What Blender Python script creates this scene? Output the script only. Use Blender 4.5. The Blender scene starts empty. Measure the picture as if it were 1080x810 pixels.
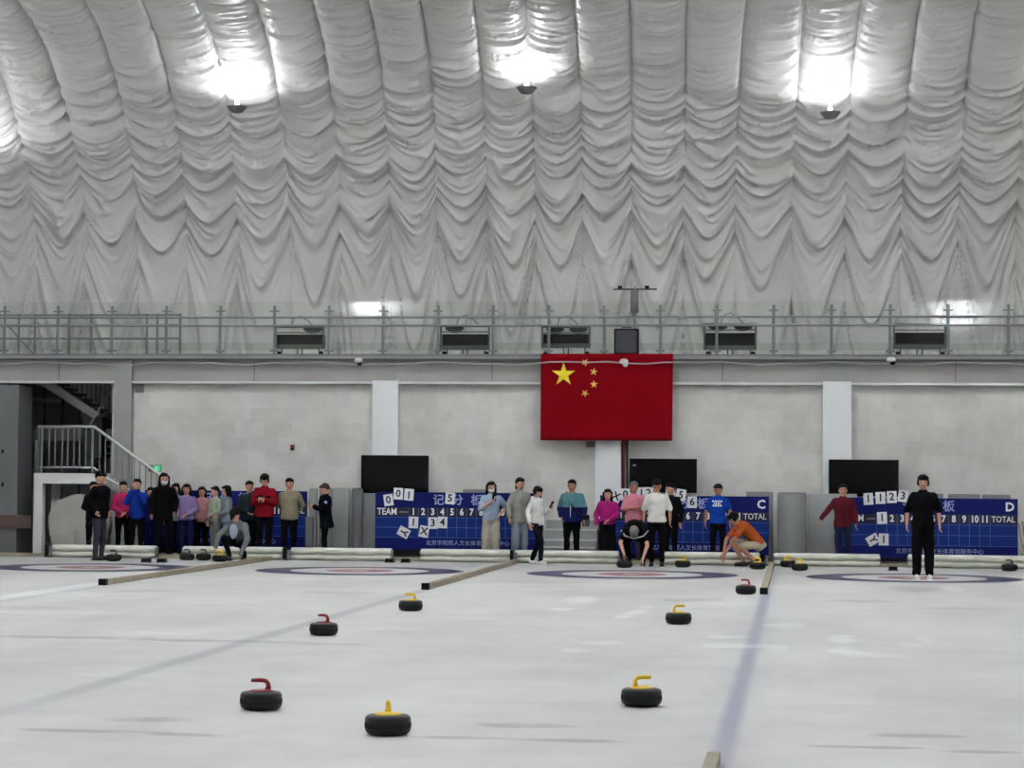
import bpy, bmesh, math, random
import numpy as np
from mathutils import Vector, Matrix
from math import sin, cos, pi, radians as R
random.seed(7)
scn = bpy.context.scene
col = scn.collection

# ------------------------------------------------------------------ camera
EYE = Vector((0, 0, 1.62)); FPX = 2400.0
cam_d = bpy.data.cameras.new('camera'); cam = bpy.data.objects.new('camera', cam_d); col.objects.link(cam)
CR = Matrix.Rotation(R(7.15), 3, 'Z') @ Matrix.Rotation(pi/2 + R(2.41), 3, 'X') @ Matrix.Rotation(0.0077, 3, 'Z')
cam.matrix_world = Matrix.Translation(EYE) @ CR.to_4x4()
cam_d.sensor_width = 36; cam_d.lens = 36*FPX/1080; cam_d.clip_end = 200
scn.camera = cam
def at(px, py, Y):                       # where the line of sight through a photo pixel meets the plane y = Y
    d = CR @ Vector(((px-540)/FPX, (405-py)/FPX, -1)); return EYE + d*(Y/d.y)
def ground(px, py, z=0.0):
    d = CR @ Vector(((px-540)/FPX, (405-py)/FPX, -1)); return EYE + d*((z-EYE.z)/d.z)

# ------------------------------------------------------------------ world, lamps, exposure
w = bpy.data.worlds.new('world'); scn.world = w; w.use_nodes = True
w.node_tree.nodes['Background'].inputs[0].default_value = (.75, .8, .85, 1)
w.node_tree.nodes['Background'].inputs[1].default_value = .05
scn.view_settings.view_transform = 'Standard'; scn.view_settings.look = 'None'
scn.view_settings.exposure = 0.50; scn.view_settings.gamma = 1.0; scn.view_settings.use_curve_mapping = False
LAMP_W = 700.0                                    # every uplight of the hall
LAMP_ROWS = ((36.5, 1500, 'far'), (26.0, 800, 'third'), (15.5, 620, 'second'), (6.0, 620, 'near'))   # rows over the ice (beyond the top of the frame)
LAMP_X = (-17.8, -11.5, -5.2, 1.1, 7.4)
try:
    scn.cycles.max_bounces = 6; scn.cycles.diffuse_bounces = 4; scn.cycles.glossy_bounces = 3
    scn.cycles.transparent_max_bounces = 8; scn.cycles.sample_clamp_indirect = 80
    scn.cycles.use_denoising = True
except Exception: pass

# ------------------------------------------------------------------ materials
def lin(c): return tuple(((v/255)/12.92 if v/255 <= .04045 else ((v/255+.055)/1.055)**2.4) for v in c)
MATS = {}
def nmat(name, c, rough=.7, metal=0.0, noise=0.0, nscale=4.0, bump=0.0, bscale=40.0, spec=.5, emit=None, estr=0.0, stretch=None):
    if name in MATS: return MATS[name]
    m = bpy.data.materials.new(name); MATS[name] = m; m.use_nodes = True
    nt = m.node_tree; b = nt.nodes['Principled BSDF']; c = lin(c)
    b.inputs['Base Color'].default_value = (*c, 1); b.inputs['Roughness'].default_value = rough
    b.inputs['Metallic'].default_value = metal; b.inputs['Specular IOR Level'].default_value = spec
    tc = nt.nodes.new('ShaderNodeTexCoord'); src = tc.outputs['Object']
    if stretch:
        mp = nt.nodes.new('ShaderNodeMapping'); mp.inputs['Scale'].default_value = stretch
        nt.links.new(src, mp.inputs[0]); src = mp.outputs[0]
    if noise:
        n = nt.nodes.new('ShaderNodeTexNoise'); n.inputs['Scale'].default_value = nscale; n.inputs['Detail'].default_value = 4
        r = nt.nodes.new('ShaderNodeMapRange'); r.inputs[1].default_value = .3; r.inputs[2].default_value = .7
        r.inputs[3].default_value = 1-noise; r.inputs[4].default_value = 1+noise*.6
        v = nt.nodes.new('ShaderNodeVectorMath'); v.operation = 'SCALE'; v.inputs[0].default_value = c
        nt.links.new(src, n.inputs['Vector']); nt.links.new(n.outputs['Fac'], r.inputs[0]); nt.links.new(r.outputs[0], v.inputs['Scale'])
        nt.links.new(v.outputs[0], b.inputs['Base Color'])
    if bump:
        n2 = nt.nodes.new('ShaderNodeTexNoise'); n2.inputs['Scale'].default_value = bscale; n2.inputs['Detail'].default_value = 3
        bp = nt.nodes.new('ShaderNodeBump'); bp.inputs['Strength'].default_value = bump; bp.inputs['Distance'].default_value = .02
        nt.links.new(src, n2.inputs['Vector']); nt.links.new(n2.outputs['Fac'], bp.inputs['Height']); nt.links.new(bp.outputs[0], b.inputs['Normal'])
    if emit:
        b.inputs['Emission Color'].default_value = (*lin(emit), 1); b.inputs['Emission Strength'].default_value = estr
    return m
def cloth(c, rough=.9): return nmat('cloth_%d_%d_%d' % tuple(c), tuple(v*.86 for v in c), rough, noise=.14, nscale=9, bump=.3, bscale=22, spec=.06)
M_mem = nmat('dome_fabric', (206, 205, 201), .34, noise=.05, nscale=1.3, bump=.3, bscale=7, spec=.5)
M_memplain = nmat('dome_fabric_plain', (205, 204, 202), .6)
M_steel = nmat('painted_steel', (150, 152, 150), .5, noise=.06, nscale=2)
M_beam = nmat('beam_paint', (160, 158, 155), .55, noise=.07, nscale=1.5)
M_rail = nmat('rail_steel', (128, 134, 132), .45, metal=.4, noise=.08)
M_galv = nmat('bright_metal', (205, 207, 208), .3, metal=.8, noise=.15, nscale=1.2)
M_pillar = nmat('pillar_paint', (222, 225, 226), .6, noise=.03, nscale=1)
M_white = nmat('white_paint', (205, 206, 203), .6, noise=.05, nscale=2)
M_black = nmat('black_plastic', (9, 10, 12), .5, noise=.2, nscale=5, spec=.15)
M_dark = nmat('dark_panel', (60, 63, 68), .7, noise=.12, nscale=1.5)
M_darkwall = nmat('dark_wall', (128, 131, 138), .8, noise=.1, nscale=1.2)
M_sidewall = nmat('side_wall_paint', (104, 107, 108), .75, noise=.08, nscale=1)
M_screen = nmat('screen_glass', (4, 4, 6), .25, spec=.15)
M_flag = nmat('flag_red', (128, 6, 20), .8, noise=.05, nscale=2, bump=.1, bscale=6, spec=.05)
M_star = nmat('flag_yellow', (236, 214, 40), .7)
M_star2 = nmat('flag_small_star', (238, 190, 90), .7)
M_foam = nmat('foam_cover', (196, 196, 184), .7, noise=.1, nscale=6, bump=.5, bscale=8)
M_foamtop = nmat('foam_top', (215, 216, 210), .65, noise=.05, nscale=5)
M_wood = nmat('divider_wood', (150, 141, 124), .8, noise=.18, nscale=5, bump=.2, bscale=20)
M_mat = nmat('grey_mat', (132, 134, 134), .65, noise=.07, nscale=3, bump=.15, bscale=4)
M_mat2 = nmat('grey_mat_dark', (104, 106, 107), .65, noise=.07, nscale=3, bump=.15, bscale=4)
M_matl = nmat('grey_mat_light', (160, 163, 163), .6, noise=.06, nscale=3, bump=.15, bscale=4)
M_roll = nmat('tarpaulin', (168, 167, 160), .7, noise=.1, nscale=3, bump=.4, bscale=5)
M_board = nmat('board_blue', (11, 22, 94), .6, spec=.15, noise=.06, nscale=2)
M_grid = nmat('board_grid_blue', (22, 46, 120), .6, spec=.15, noise=.1, nscale=1.5)
M_line = nmat('board_line', (74, 104, 172), .6)
M_strip = nmat('board_strip', (10, 14, 44), .6)
M_print = nmat('white_print', (232, 234, 240), .6)
M_print2 = nmat('pale_blue_print', (150, 165, 215), .6)
M_card = nmat('card_white', (222, 224, 228), .6)
M_ink = nmat('black_ink', (16, 16, 20), .6)
M_granite = nmat('dark_granite', (27, 28, 28), .42, noise=.35, nscale=60, bump=.1, bscale=150, spec=.25)
M_gband = nmat('granite_band', (33, 34, 34), .8, noise=.3, nscale=70, bump=.3, bscale=200, spec=.15)
M_hred = nmat('handle_red', (128, 14, 34), .35)
M_hyel = nmat('handle_yellow', (226, 190, 24), .4)
M_hdark = nmat('handle_dark', (50, 48, 46), .5)
M_skin = nmat('skin', (196, 146, 122), .6, noise=.06, nscale=12)
M_skin2 = nmat('skin_tan', (170, 118, 92), .6, noise=.06, nscale=12)
M_hair = nmat('hair_black', (12, 10, 10), .55, spec=.12, noise=.3, nscale=30, bump=.6, bscale=60)
M_hairg = nmat('hair_grey', (120, 116, 112), .6, spec=.12, noise=.3, nscale=30, bump=.6, bscale=60)
M_hairb = nmat('hair_brown', (74, 56, 44), .6, spec=.12, noise=.3, nscale=30, bump=.6, bscale=60)
M_eye = nmat('eye_dark', (22, 16, 14), .3)
M_lip = nmat('lip', (150, 84, 78), .6)
M_mask = nmat('mask_white', (222, 226, 230), .8)
M_shoe = nmat('shoe_white', (210, 210, 206), .6)
M_shoed = nmat('shoe_dark', (26, 26, 28), .6)
M_floor = nmat('walkway_concrete', (92, 90, 86), .75, noise=.15, nscale=1.5)
M_kerb = nmat('kerb_beige', (160, 152, 134), .8, noise=.1, nscale=3)
M_exit = nmat('exit_green', (30, 150, 90), .5, emit=(60, 230, 150), estr=.45)
M_lampglass = nmat('lamp_lens', (255, 255, 255), .4, emit=(235, 240, 255), estr=6)
M_bulb = nmat('lamp_bulb', (255, 255, 255), .4, emit=(235, 240, 255), estr=8)
M_red = nmat('alarm_red', (130, 26, 24), .5)
M_grey = nmat('mid_grey', (120, 121, 120), .6)
M_brown = nmat('brown_band', (84, 68, 62), .7)

def glass_mat():
    m = bpy.data.materials.new('green_glass'); m.use_nodes = True; nt = m.node_tree; nt.nodes.clear()
    o = nt.nodes.new('ShaderNodeOutputMaterial'); mx = nt.nodes.new('ShaderNodeMixShader')
    t = nt.nodes.new('ShaderNodeBsdfTransparent'); t.inputs[0].default_value = (.87, .90, .885, 1)
    g = nt.nodes.new('ShaderNodeBsdfGlossy'); g.inputs['Roughness'].default_value = .03
    fr = nt.nodes.new('ShaderNodeFresnel'); fr.inputs[0].default_value = 1.5
    mp = nt.nodes.new('ShaderNodeMapping'); mp.inputs['Scale'].default_value = (1.6, 1, 2.6)
    tc = nt.nodes.new('ShaderNodeTexCoord'); n = nt.nodes.new('ShaderNodeTexNoise'); n.inputs['Scale'].default_value = 2.2; n.inputs['Detail'].default_value = 4
    bp = nt.nodes.new('ShaderNodeBump'); bp.inputs['Strength'].default_value = .004; bp.inputs['Distance'].default_value = .05
    L = nt.links.new
    L(tc.outputs['Object'], mp.inputs[0]); L(mp.outputs[0], n.inputs['Vector']); L(n.outputs['Fac'], bp.inputs['Height'])
    L(bp.outputs[0], g.inputs['Normal'])
    L(fr.outputs[0], mx.inputs[0]); L(t.outputs[0], mx.inputs[1]); L(g.outputs[0], mx.inputs[2]); L(mx.outputs[0], o.inputs[0])
    return m
M_glass = glass_mat()

def wall_mat():                                   # plaster over blocks, patches of filler
    m = bpy.data.materials.new('patched_plaster'); m.use_nodes = True; nt = m.node_tree; b = nt.nodes['Principled BSDF']; L = nt.links.new
    b.inputs['Roughness'].default_value = .85; b.inputs['Specular IOR Level'].default_value = .2
    tc = nt.nodes.new('ShaderNodeTexCoord')
    rot = nt.nodes.new('ShaderNodeMapping'); rot.inputs['Rotation'].default_value = (pi/2, 0, 0)
    L(tc.outputs['Object'], rot.inputs[0])
    br = nt.nodes.new('ShaderNodeTexBrick'); br.inputs['Scale'].default_value = 1.0
    br.inputs['Brick Width'].default_value = .62; br.inputs['Row Height'].default_value = .31; br.inputs['Mortar Size'].default_value = .012
    br.inputs['Mortar Smooth'].default_value = 1.0
    br.inputs['Color1'].default_value = (*lin((213, 212, 207)), 1); br.inputs['Color2'].default_value = (*lin((204, 203, 198)), 1)
    br.inputs['Mortar'].default_value = (*lin((213, 212, 207)), 1)
    L(rot.outputs[0], br.inputs['Vector'])
    n = nt.nodes.new('ShaderNodeTexNoise'); n.inputs['Scale'].default_value = 1.1; n.inputs['Detail'].default_value = 6; n.inputs['Roughness'].default_value = .65
    L(tc.outputs['Object'], n.inputs['Vector'])
    r = nt.nodes.new('ShaderNodeMapRange'); r.inputs[1].default_value = .3; r.inputs[2].default_value = .7; r.inputs[3].default_value = .80; r.inputs[4].default_value = 1.06
    L(n.outputs['Fac'], r.inputs[0])
    v = nt.nodes.new('ShaderNodeVectorMath'); v.operation = 'SCALE'
    L(br.outputs['Color'], v.inputs[0]); L(r.outputs[0], v.inputs['Scale']); L(v.outputs[0], b.inputs['Base Color'])
    return m
M_wall = wall_mat()

DIV_X = (-10.28, -5.40, -0.47); TEE_Y = 39.45; HOUSE_X = (-12.5, -7.62, -2.83, 1.98)
def ice_mat(name, base, marks=True):
    m = bpy.data.materials.new(name); m.use_nodes = True; nt = m.node_tree; b = nt.nodes['Principled BSDF']; L = nt.links.new
    b.inputs['Roughness'].default_value = .42; b.inputs['Specular IOR Level'].default_value = .22
    tc = nt.nodes.new('ShaderNodeTexCoord'); P = tc.outputs['Object']
    def N(t, **k):
        n = nt.nodes.new(t)
        for a, v in k.items(): setattr(n, a, v)
        return n
    sep = N('ShaderNodeSeparateXYZ'); L(P, sep.inputs[0])
    def mth(op, a, bb=None, clamp=False):
        n = N('ShaderNodeMath', operation=op, use_clamp=clamp)
        for i, q in enumerate((a, bb)):
            if q is None: continue
            if isinstance(q, (int, float)): n.inputs[i].default_value = q
            else: L(q, n.inputs[i])
        return n.outputs[0]
    mp = N('ShaderNodeMapping'); mp.inputs['Scale'].default_value = (.55, .22, 1); L(P, mp.inputs[0])
    n1 = N('ShaderNodeTexNoise'); n1.inputs['Scale'].default_value = 1.0; n1.inputs['Detail'].default_value = 7; n1.inputs['Roughness'].default_value = .62
    L(mp.outputs[0], n1.inputs['Vector'])
    r1 = N('ShaderNodeMapRange'); r1.inputs[1].default_value = .28; r1.inputs[2].default_value = .72; r1.inputs[3].default_value = .80; r1.inputs[4].default_value = 1.10
    L(n1.outputs['Fac'], r1.inputs[0])
    mq = N('ShaderNodeMapping'); mq.inputs['Scale'].default_value = (.5, .9, 1); L(P, mq.inputs[0])
    n4 = N('ShaderNodeTexNoise'); n4.inputs['Scale'].default_value = 1.7; n4.inputs['Detail'].default_value = 5; n4.inputs['Roughness'].default_value = .6; L(mq.outputs[0], n4.inputs['Vector'])
    r4 = N('ShaderNodeMapRange'); r4.inputs[1].default_value = .3; r4.inputs[2].default_value = .7; r4.inputs[3].default_value = .93; r4.inputs[4].default_value = 1.05; L(n4.outputs['Fac'], r4.inputs[0])
    fac = mth('MULTIPLY', r1.outputs[0], r4.outputs[0])
    # pebble
    n3 = N('ShaderNodeTexNoise'); n3.inputs['Scale'].default_value = 3.0; n3.inputs['Detail'].default_value = 5
    L(P, n3.inputs['Vector'])
    bp = N('ShaderNodeBump'); bp.inputs['Strength'].default_value = .08; bp.inputs['Distance'].default_value = .02
    L(n3.outputs['Fac'], bp.inputs['Height']); L(bp.outputs[0], b.inputs['Normal'])
    c = N('ShaderNodeVectorMath', operation='SCALE'); c.inputs[0].default_value = lin(base); L(fac, c.inputs['Scale'])
    out = c.outputs[0]
    def mix(colr, f):
        nonlocal out
        mx = N('ShaderNodeMix', data_type='RGBA'); L(f, mx.inputs[0]); L(out, mx.inputs[6]); mx.inputs[7].default_value = (*lin(colr), 1); out = mx.outputs[2]
    def band(axis, cpos, half, soft):              # soft band around one coordinate
        d = mth('ABSOLUTE', mth('SUBTRACT', sep.outputs[axis], cpos))
        return mth('DIVIDE', mth('SUBTRACT', half+soft, d), soft, True)
    def rng(axis, a, bb, soft): return band(axis, (a+bb)/2, (bb-a)/2, soft)
    if marks:
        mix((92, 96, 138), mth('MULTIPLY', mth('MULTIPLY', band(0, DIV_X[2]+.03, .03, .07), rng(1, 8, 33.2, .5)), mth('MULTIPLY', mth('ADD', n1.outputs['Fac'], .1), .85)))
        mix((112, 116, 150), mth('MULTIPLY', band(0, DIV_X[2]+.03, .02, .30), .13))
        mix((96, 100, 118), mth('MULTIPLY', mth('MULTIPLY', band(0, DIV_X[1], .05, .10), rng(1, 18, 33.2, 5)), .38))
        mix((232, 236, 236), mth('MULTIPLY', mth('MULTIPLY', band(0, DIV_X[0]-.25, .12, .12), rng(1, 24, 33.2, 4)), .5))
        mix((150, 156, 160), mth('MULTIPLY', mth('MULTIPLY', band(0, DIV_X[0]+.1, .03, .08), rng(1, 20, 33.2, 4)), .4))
        # reflections painted as dark streaks, plus pale worn ice: (px, py, half width px, half height px, strength)
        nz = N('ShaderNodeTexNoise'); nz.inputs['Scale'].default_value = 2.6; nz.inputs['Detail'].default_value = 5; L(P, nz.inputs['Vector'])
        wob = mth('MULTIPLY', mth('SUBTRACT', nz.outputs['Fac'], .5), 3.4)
        for (px, py, hw, hh, s, cc) in REFLECTIONS_AND_WEAR:
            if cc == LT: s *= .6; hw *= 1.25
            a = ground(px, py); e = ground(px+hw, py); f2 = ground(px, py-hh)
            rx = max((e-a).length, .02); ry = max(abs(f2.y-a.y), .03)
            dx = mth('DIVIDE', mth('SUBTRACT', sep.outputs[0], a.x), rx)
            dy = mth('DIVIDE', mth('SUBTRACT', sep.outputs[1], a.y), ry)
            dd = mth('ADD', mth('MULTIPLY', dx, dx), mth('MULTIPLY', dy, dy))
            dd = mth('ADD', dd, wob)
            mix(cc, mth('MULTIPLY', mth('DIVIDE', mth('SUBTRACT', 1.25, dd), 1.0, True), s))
    L(out, b.inputs['Base Color'])
    return m
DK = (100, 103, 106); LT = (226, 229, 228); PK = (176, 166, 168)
REFLECTIONS_AND_WEAR = [(60, 672, 110, 1.6, .45, DK), (230, 676, 120, 1.5, .45, DK), (350, 679, 60, 1.5, .3, DK),
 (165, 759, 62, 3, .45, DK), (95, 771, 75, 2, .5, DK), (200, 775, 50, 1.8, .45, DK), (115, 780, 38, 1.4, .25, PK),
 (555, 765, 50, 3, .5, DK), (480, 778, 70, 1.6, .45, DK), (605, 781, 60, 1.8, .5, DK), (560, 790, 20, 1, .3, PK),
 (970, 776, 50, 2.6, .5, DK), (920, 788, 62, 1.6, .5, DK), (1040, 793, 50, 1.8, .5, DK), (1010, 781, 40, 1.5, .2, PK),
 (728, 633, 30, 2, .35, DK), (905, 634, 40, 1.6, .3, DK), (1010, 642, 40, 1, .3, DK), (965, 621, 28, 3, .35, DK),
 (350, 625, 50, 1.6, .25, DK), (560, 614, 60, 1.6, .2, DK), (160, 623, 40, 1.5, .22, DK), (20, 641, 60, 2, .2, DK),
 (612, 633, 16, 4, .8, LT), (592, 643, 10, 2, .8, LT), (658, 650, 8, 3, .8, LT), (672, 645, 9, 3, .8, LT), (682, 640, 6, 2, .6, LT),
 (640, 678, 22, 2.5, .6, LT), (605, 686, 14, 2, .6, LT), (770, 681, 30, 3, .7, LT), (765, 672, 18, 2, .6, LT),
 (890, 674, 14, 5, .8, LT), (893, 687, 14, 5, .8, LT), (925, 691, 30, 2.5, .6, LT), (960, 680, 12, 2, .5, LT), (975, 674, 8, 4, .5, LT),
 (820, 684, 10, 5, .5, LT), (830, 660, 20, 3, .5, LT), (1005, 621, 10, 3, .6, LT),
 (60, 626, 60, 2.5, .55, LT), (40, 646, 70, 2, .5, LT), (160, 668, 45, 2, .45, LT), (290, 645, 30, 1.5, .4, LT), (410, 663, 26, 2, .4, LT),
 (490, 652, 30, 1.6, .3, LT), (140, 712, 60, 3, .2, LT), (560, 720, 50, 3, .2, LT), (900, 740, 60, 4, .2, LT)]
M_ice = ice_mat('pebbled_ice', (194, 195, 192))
def ring_mat(name, c): 
    m = nmat(name, c, .42, noise=.1, nscale=2, spec=.22); return m
M_rblue = ring_mat('ring_blue', (60, 58, 90)); M_rred = ring_mat('ring_red', (150, 88, 98)); M_rwhite = ring_mat('ring_white', (200, 201, 199))

# ------------------------------------------------------------------ mesh helpers
class MB:
    def __init__(s): s.v = []; s.f = []
    def add(s, vs, fs):
        o = len(s.v); s.v += [tuple(q) for q in vs]; s.f += [tuple(i+o for i in f) for f in fs]; return s
    def box(s, a, b, M=None):
        (x0, y0, z0), (x1, y1, z1) = a, b
        vs = [Vector(p) for p in ((x0,y0,z0),(x1,y0,z0),(x1,y1,z0),(x0,y1,z0),(x0,y0,z1),(x1,y0,z1),(x1,y1,z1),(x0,y1,z1))]
        if M: vs = [M @ q for q in vs]
        return s.add(vs, [(0,3,2,1),(4,5,6,7),(0,1,5,4),(1,2,6,5),(2,3,7,6),(3,0,4,7)])
    def tube(s, pts, r, n=8, cap=True, ry=None, right=None):
        """pts: path, r: radius or list; ry: second radius list for flat sections; right: preferred side vector"""
        pts = [Vector(p) for p in pts]; k = len(pts)
        rs = [r]*k if isinstance(r, (int, float)) else list(r); rys = rs if ry is None else list(ry)
        o = len(s.v); up = Vector(right) if right else None
        for i, p in enumerate(pts):
            t = (pts[min(i+1, k-1)] - pts[max(i-1, 0)]).normalized()
            if up is None: up = t.orthogonal()
            e1 = (up - t*up.dot(t))
            e1 = e1.normalized() if e1.length > 1e-5 else t.orthogonal().normalized()
            e2 = t.cross(e1); up = e1
            for j in range(n):
                a = 2*pi*j/n; s.v.append(tuple(p + e1*rs[i]*cos(a) + e2*rys[i]*sin(a)))
        for i in range(k-1):
            for j in range(n):
                a, b = o+i*n+j, o+i*n+(j+1) % n; s.f.append((a, b, b+n, a+n))
        if cap: s.f.append(tuple(o+j for j in range(n))[::-1]); s.f.append(tuple(o+(k-1)*n+j for j in range(n)))
        return s
    def cone(s, a, b, ra, rb, n=10):                # round cone with domed ends
        a = Vector(a); b = Vector(b); d = b-a; l = d.length
        if l < 1e-5: return s
        d /= l; pts = []; rs = []
        for t in (-1, -.8, -.45): pts.append(a + d*ra*t); rs.append(max(.002, ra*math.sqrt(1-t*t)))
        pts += [a, b]; rs += [ra, rb]
        for t in (.45, .8, 1): pts.append(b + d*rb*t); rs.append(max(.002, rb*math.sqrt(1-t*t)))
        return s.tube(pts, rs, n)
    def ell(s, c, r, M=None, nu=12, nv=8):
        o = len(s.v); c = Vector(c)
        for i in range(nv+1):
            t = pi*i/nv
            for j in range(nu):
                a = 2*pi*j/nu; q = Vector((r[0]*max(sin(t), .02)*cos(a), r[1]*max(sin(t), .02)*sin(a), -r[2]*cos(t)))
                if M: q = M @ q
                s.v.append(tuple(c+q))
        for i in range(nv):
            for j in range(nu):
                a, b = o+i*nu+j, o+i*nu+(j+1) % nu; s.f.append((a, b, b+nu, a+nu))
        s.f.append(tuple(o+j for j in range(nu))[::-1]); s.f.append(tuple(o+nv*nu+j for j in range(nu)))
        return s
    def lathe(s, prof, n=28, c=(0,0,0)):
        o = len(s.v)
        for (r, z) in prof:
            for j in range(n):
                a = 2*pi*j/n; s.v.append((c[0]+max(r, .0005)*cos(a), c[1]+max(r, .0005)*sin(a), c[2]+z))
        for i in range(len(prof)-1):
            for j in range(n):
                a, b = o+i*n+j, o+i*n+(j+1) % n; s.f.append((a, b, b+n, a+n))
        s.f.append(tuple(o+j for j in range(n))[::-1]); s.f.append(tuple(o+(len(prof)-1)*n+j for j in range(n)))
        return s
    def prism(s, poly, y0, y1):                     # polygon in xz extruded along y
        n = len(poly); vs = [(x, y0, z) for x, z in poly] + [(x, y1, z) for x, z in poly]
        fs = [tuple(range(n)), tuple(range(n, 2*n))[::-1]] + [(i, i+n, (i+1) % n+n, (i+1) % n) for i in range(n)]
        return s.add(vs, fs)
    def mesh(s, name, mat=None, smooth=False):
        me = bpy.data.meshes.new(name); me.from_pydata(s.v, [], s.f)
        if mat: me.materials.append(mat)
        if smooth: me.polygons.foreach_set('use_smooth', [True]*len(me.polygons))
        me.update(); return me
    def build(s, name, mat, parent=None, smooth=False, bevel=0, **tags):
        me = s.mesh(name, mat, smooth)
        if bevel:
            bm = bmesh.new(); bm.from_mesh(me)
            bmesh.ops.bevel(bm, geom=bm.edges[:], offset=bevel, segments=2, affect='EDGES', profile=.5); bm.to_mesh(me); bm.free()
        return link(name, me, parent, **tags)
def link(name, me, parent=None, label=None, cat=None, group=None, kind=None, loc=None):
    o = bpy.data.objects.new(name, me); col.objects.link(o)
    if parent: o.parent = parent
    if label: o['label'] = label
    if cat: o['category'] = cat
    if group: o['group'] = group
    if kind: o['kind'] = kind
    if loc is not None: o.location = loc
    return o
def thing(name, label, cat, loc=(0,0,0), rz=0, group=None, kind=None):
    o = link(name, None, None, label, cat, group, kind, loc); o.rotation_euler = (0, 0, rz); o.empty_display_size = .1; return o
def sub(p, *loc): return tuple(Vector(loc) - p.location)
def text_mesh(s, size, bold=0.0, ext=.002, xs=1.0):
    cu = bpy.data.curves.new('t', 'FONT'); cu.body = s; cu.size = size; cu.align_x = 'CENTER'; cu.align_y = 'CENTER'
    cu.offset = bold; cu.extrude = ext; cu.resolution_u = 2
    o = bpy.data.objects.new('t', cu); col.objects.link(o)
    dg = bpy.context.evaluated_depsgraph_get(); me = bpy.data.meshes.new_from_object(o.evaluated_get(dg))
    bpy.data.objects.remove(o); bpy.data.curves.remove(cu)
    me.transform(Matrix.Rotation(pi/2, 4, 'X') @ Matrix.Diagonal((xs, 1, 1, 1)))      # upright, faces -y
    return me
TXT = {}
def text(name, s, size, mat, parent, loc, bold=0.0, xs=1.0, rot=0, ext=.002, **kw):
    k = (s, size, bold, mat.name, xs, ext)
    if k not in TXT:
        me = text_mesh(s, size, bold, ext, xs); me.materials.clear(); me.materials.append(mat); TXT[k] = me
    o = link(name, TXT[k], parent, loc=loc, **kw); o.rotation_euler = (0, rot, 0); return o

# numpy value noise
def _h(i, j, seed):
    n = (i*374761393 + j*668265263 + seed*1442695041).astype(np.int64) & 0xffffffff
    n = ((n ^ (n >> 13))*1274126177) & 0xffffffff
    return ((n ^ (n >> 16)) & 0xffff)/65535.0
def vnoise(x, y, seed=1):
    i = np.floor(x).astype(np.int64); j = np.floor(y).astype(np.int64); fx = x-i; fy = y-j
    fx = fx*fx*fx*(fx*(fx*6-15)+10); fy = fy*fy*(3-2*fy)
    a = _h(i, j, seed)*(1-fx)+_h(i+1, j, seed)*fx; b = _h(i, j+1, seed)*(1-fx)+_h(i+1, j+1, seed)*fx
    return (a*(1-fy)+b*fy)*2-1

# ================================================================== SETTING
WALL_Y = 47.0; MEM_Y = 49.5; MEM_Z = 6.0; MEM_R = 5.76; XL = -21.0; XR = 9.5
# --- dome fabric: back end in gores between seams, each gore a part
ceil = thing('ceiling', None, None, kind='structure')
S0 = MEM_Z-3.9
def prof(s):                                       # arc length -> (y, z, normal pointing into the hall)
    ph = np.clip((s-S0)/MEM_R, 0, None)
    y = np.where(s < S0, MEM_Y, MEM_Y-MEM_R*(1-np.cos(ph))); z = np.where(s < S0, 3.9+s, MEM_Z+MEM_R*np.sin(ph))
    return y, z, -np.cos(ph), -np.sin(ph)
def on_mem(px, py):                                # arc length and x where a sight line meets the bare profile
    d = CR @ Vector(((px-540)/FPX, (405-py)/FPX, -1))
    best = None
    for s in np.linspace(.2, S0+MEM_R*1.5, 700):
        y, z, _, _ = prof(np.array(float(s))); zz = EYE.z + d.z*(float(y)/d.y); e = abs(zz-float(z))
        if best is None or e < best[0]: best = (e, float(s), d.x*(float(y)/d.y))
    return best[1], best[2]
seam_mid = [37, 90, 145, 197, 251, 305, 359, 412, 462, 514, 565, 615, 666, 721, 775, 835, 891, 950, 1010, 1071]
seam_top = [-42, 20, 90, 150, 210, 270, 330, 389, 444, 500, 553, 605, 665, 725, 788, 850, 910, 972, 1033, 1096]
sm = [on_mem(p, 230) for p in seam_mid]; st = [on_mem(p, 2) for p in seam_top]
SA, SB = sm[8][0], st[8][0]; XM = [q[1] for q in sm]; XT = [q[1] for q in st]
while XM[0] > XL: XM.insert(0, XM[0]-1.12); XT.insert(0, XT[0]-1.2)
while XM[-1] < XR: XM.append(XM[-1]+1.16); XT.append(XT[-1]+1.2)
def seam_x(i, s):
    t = (s-SA)/(SB-SA); t = np.where(t < 0, t*.18, t); return XM[i] + (XT[i]-XM[i])*t*(.55+.45*np.clip(t, 0, 1.2))
SMAX = S0 + MEM_R*R(78)
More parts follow.
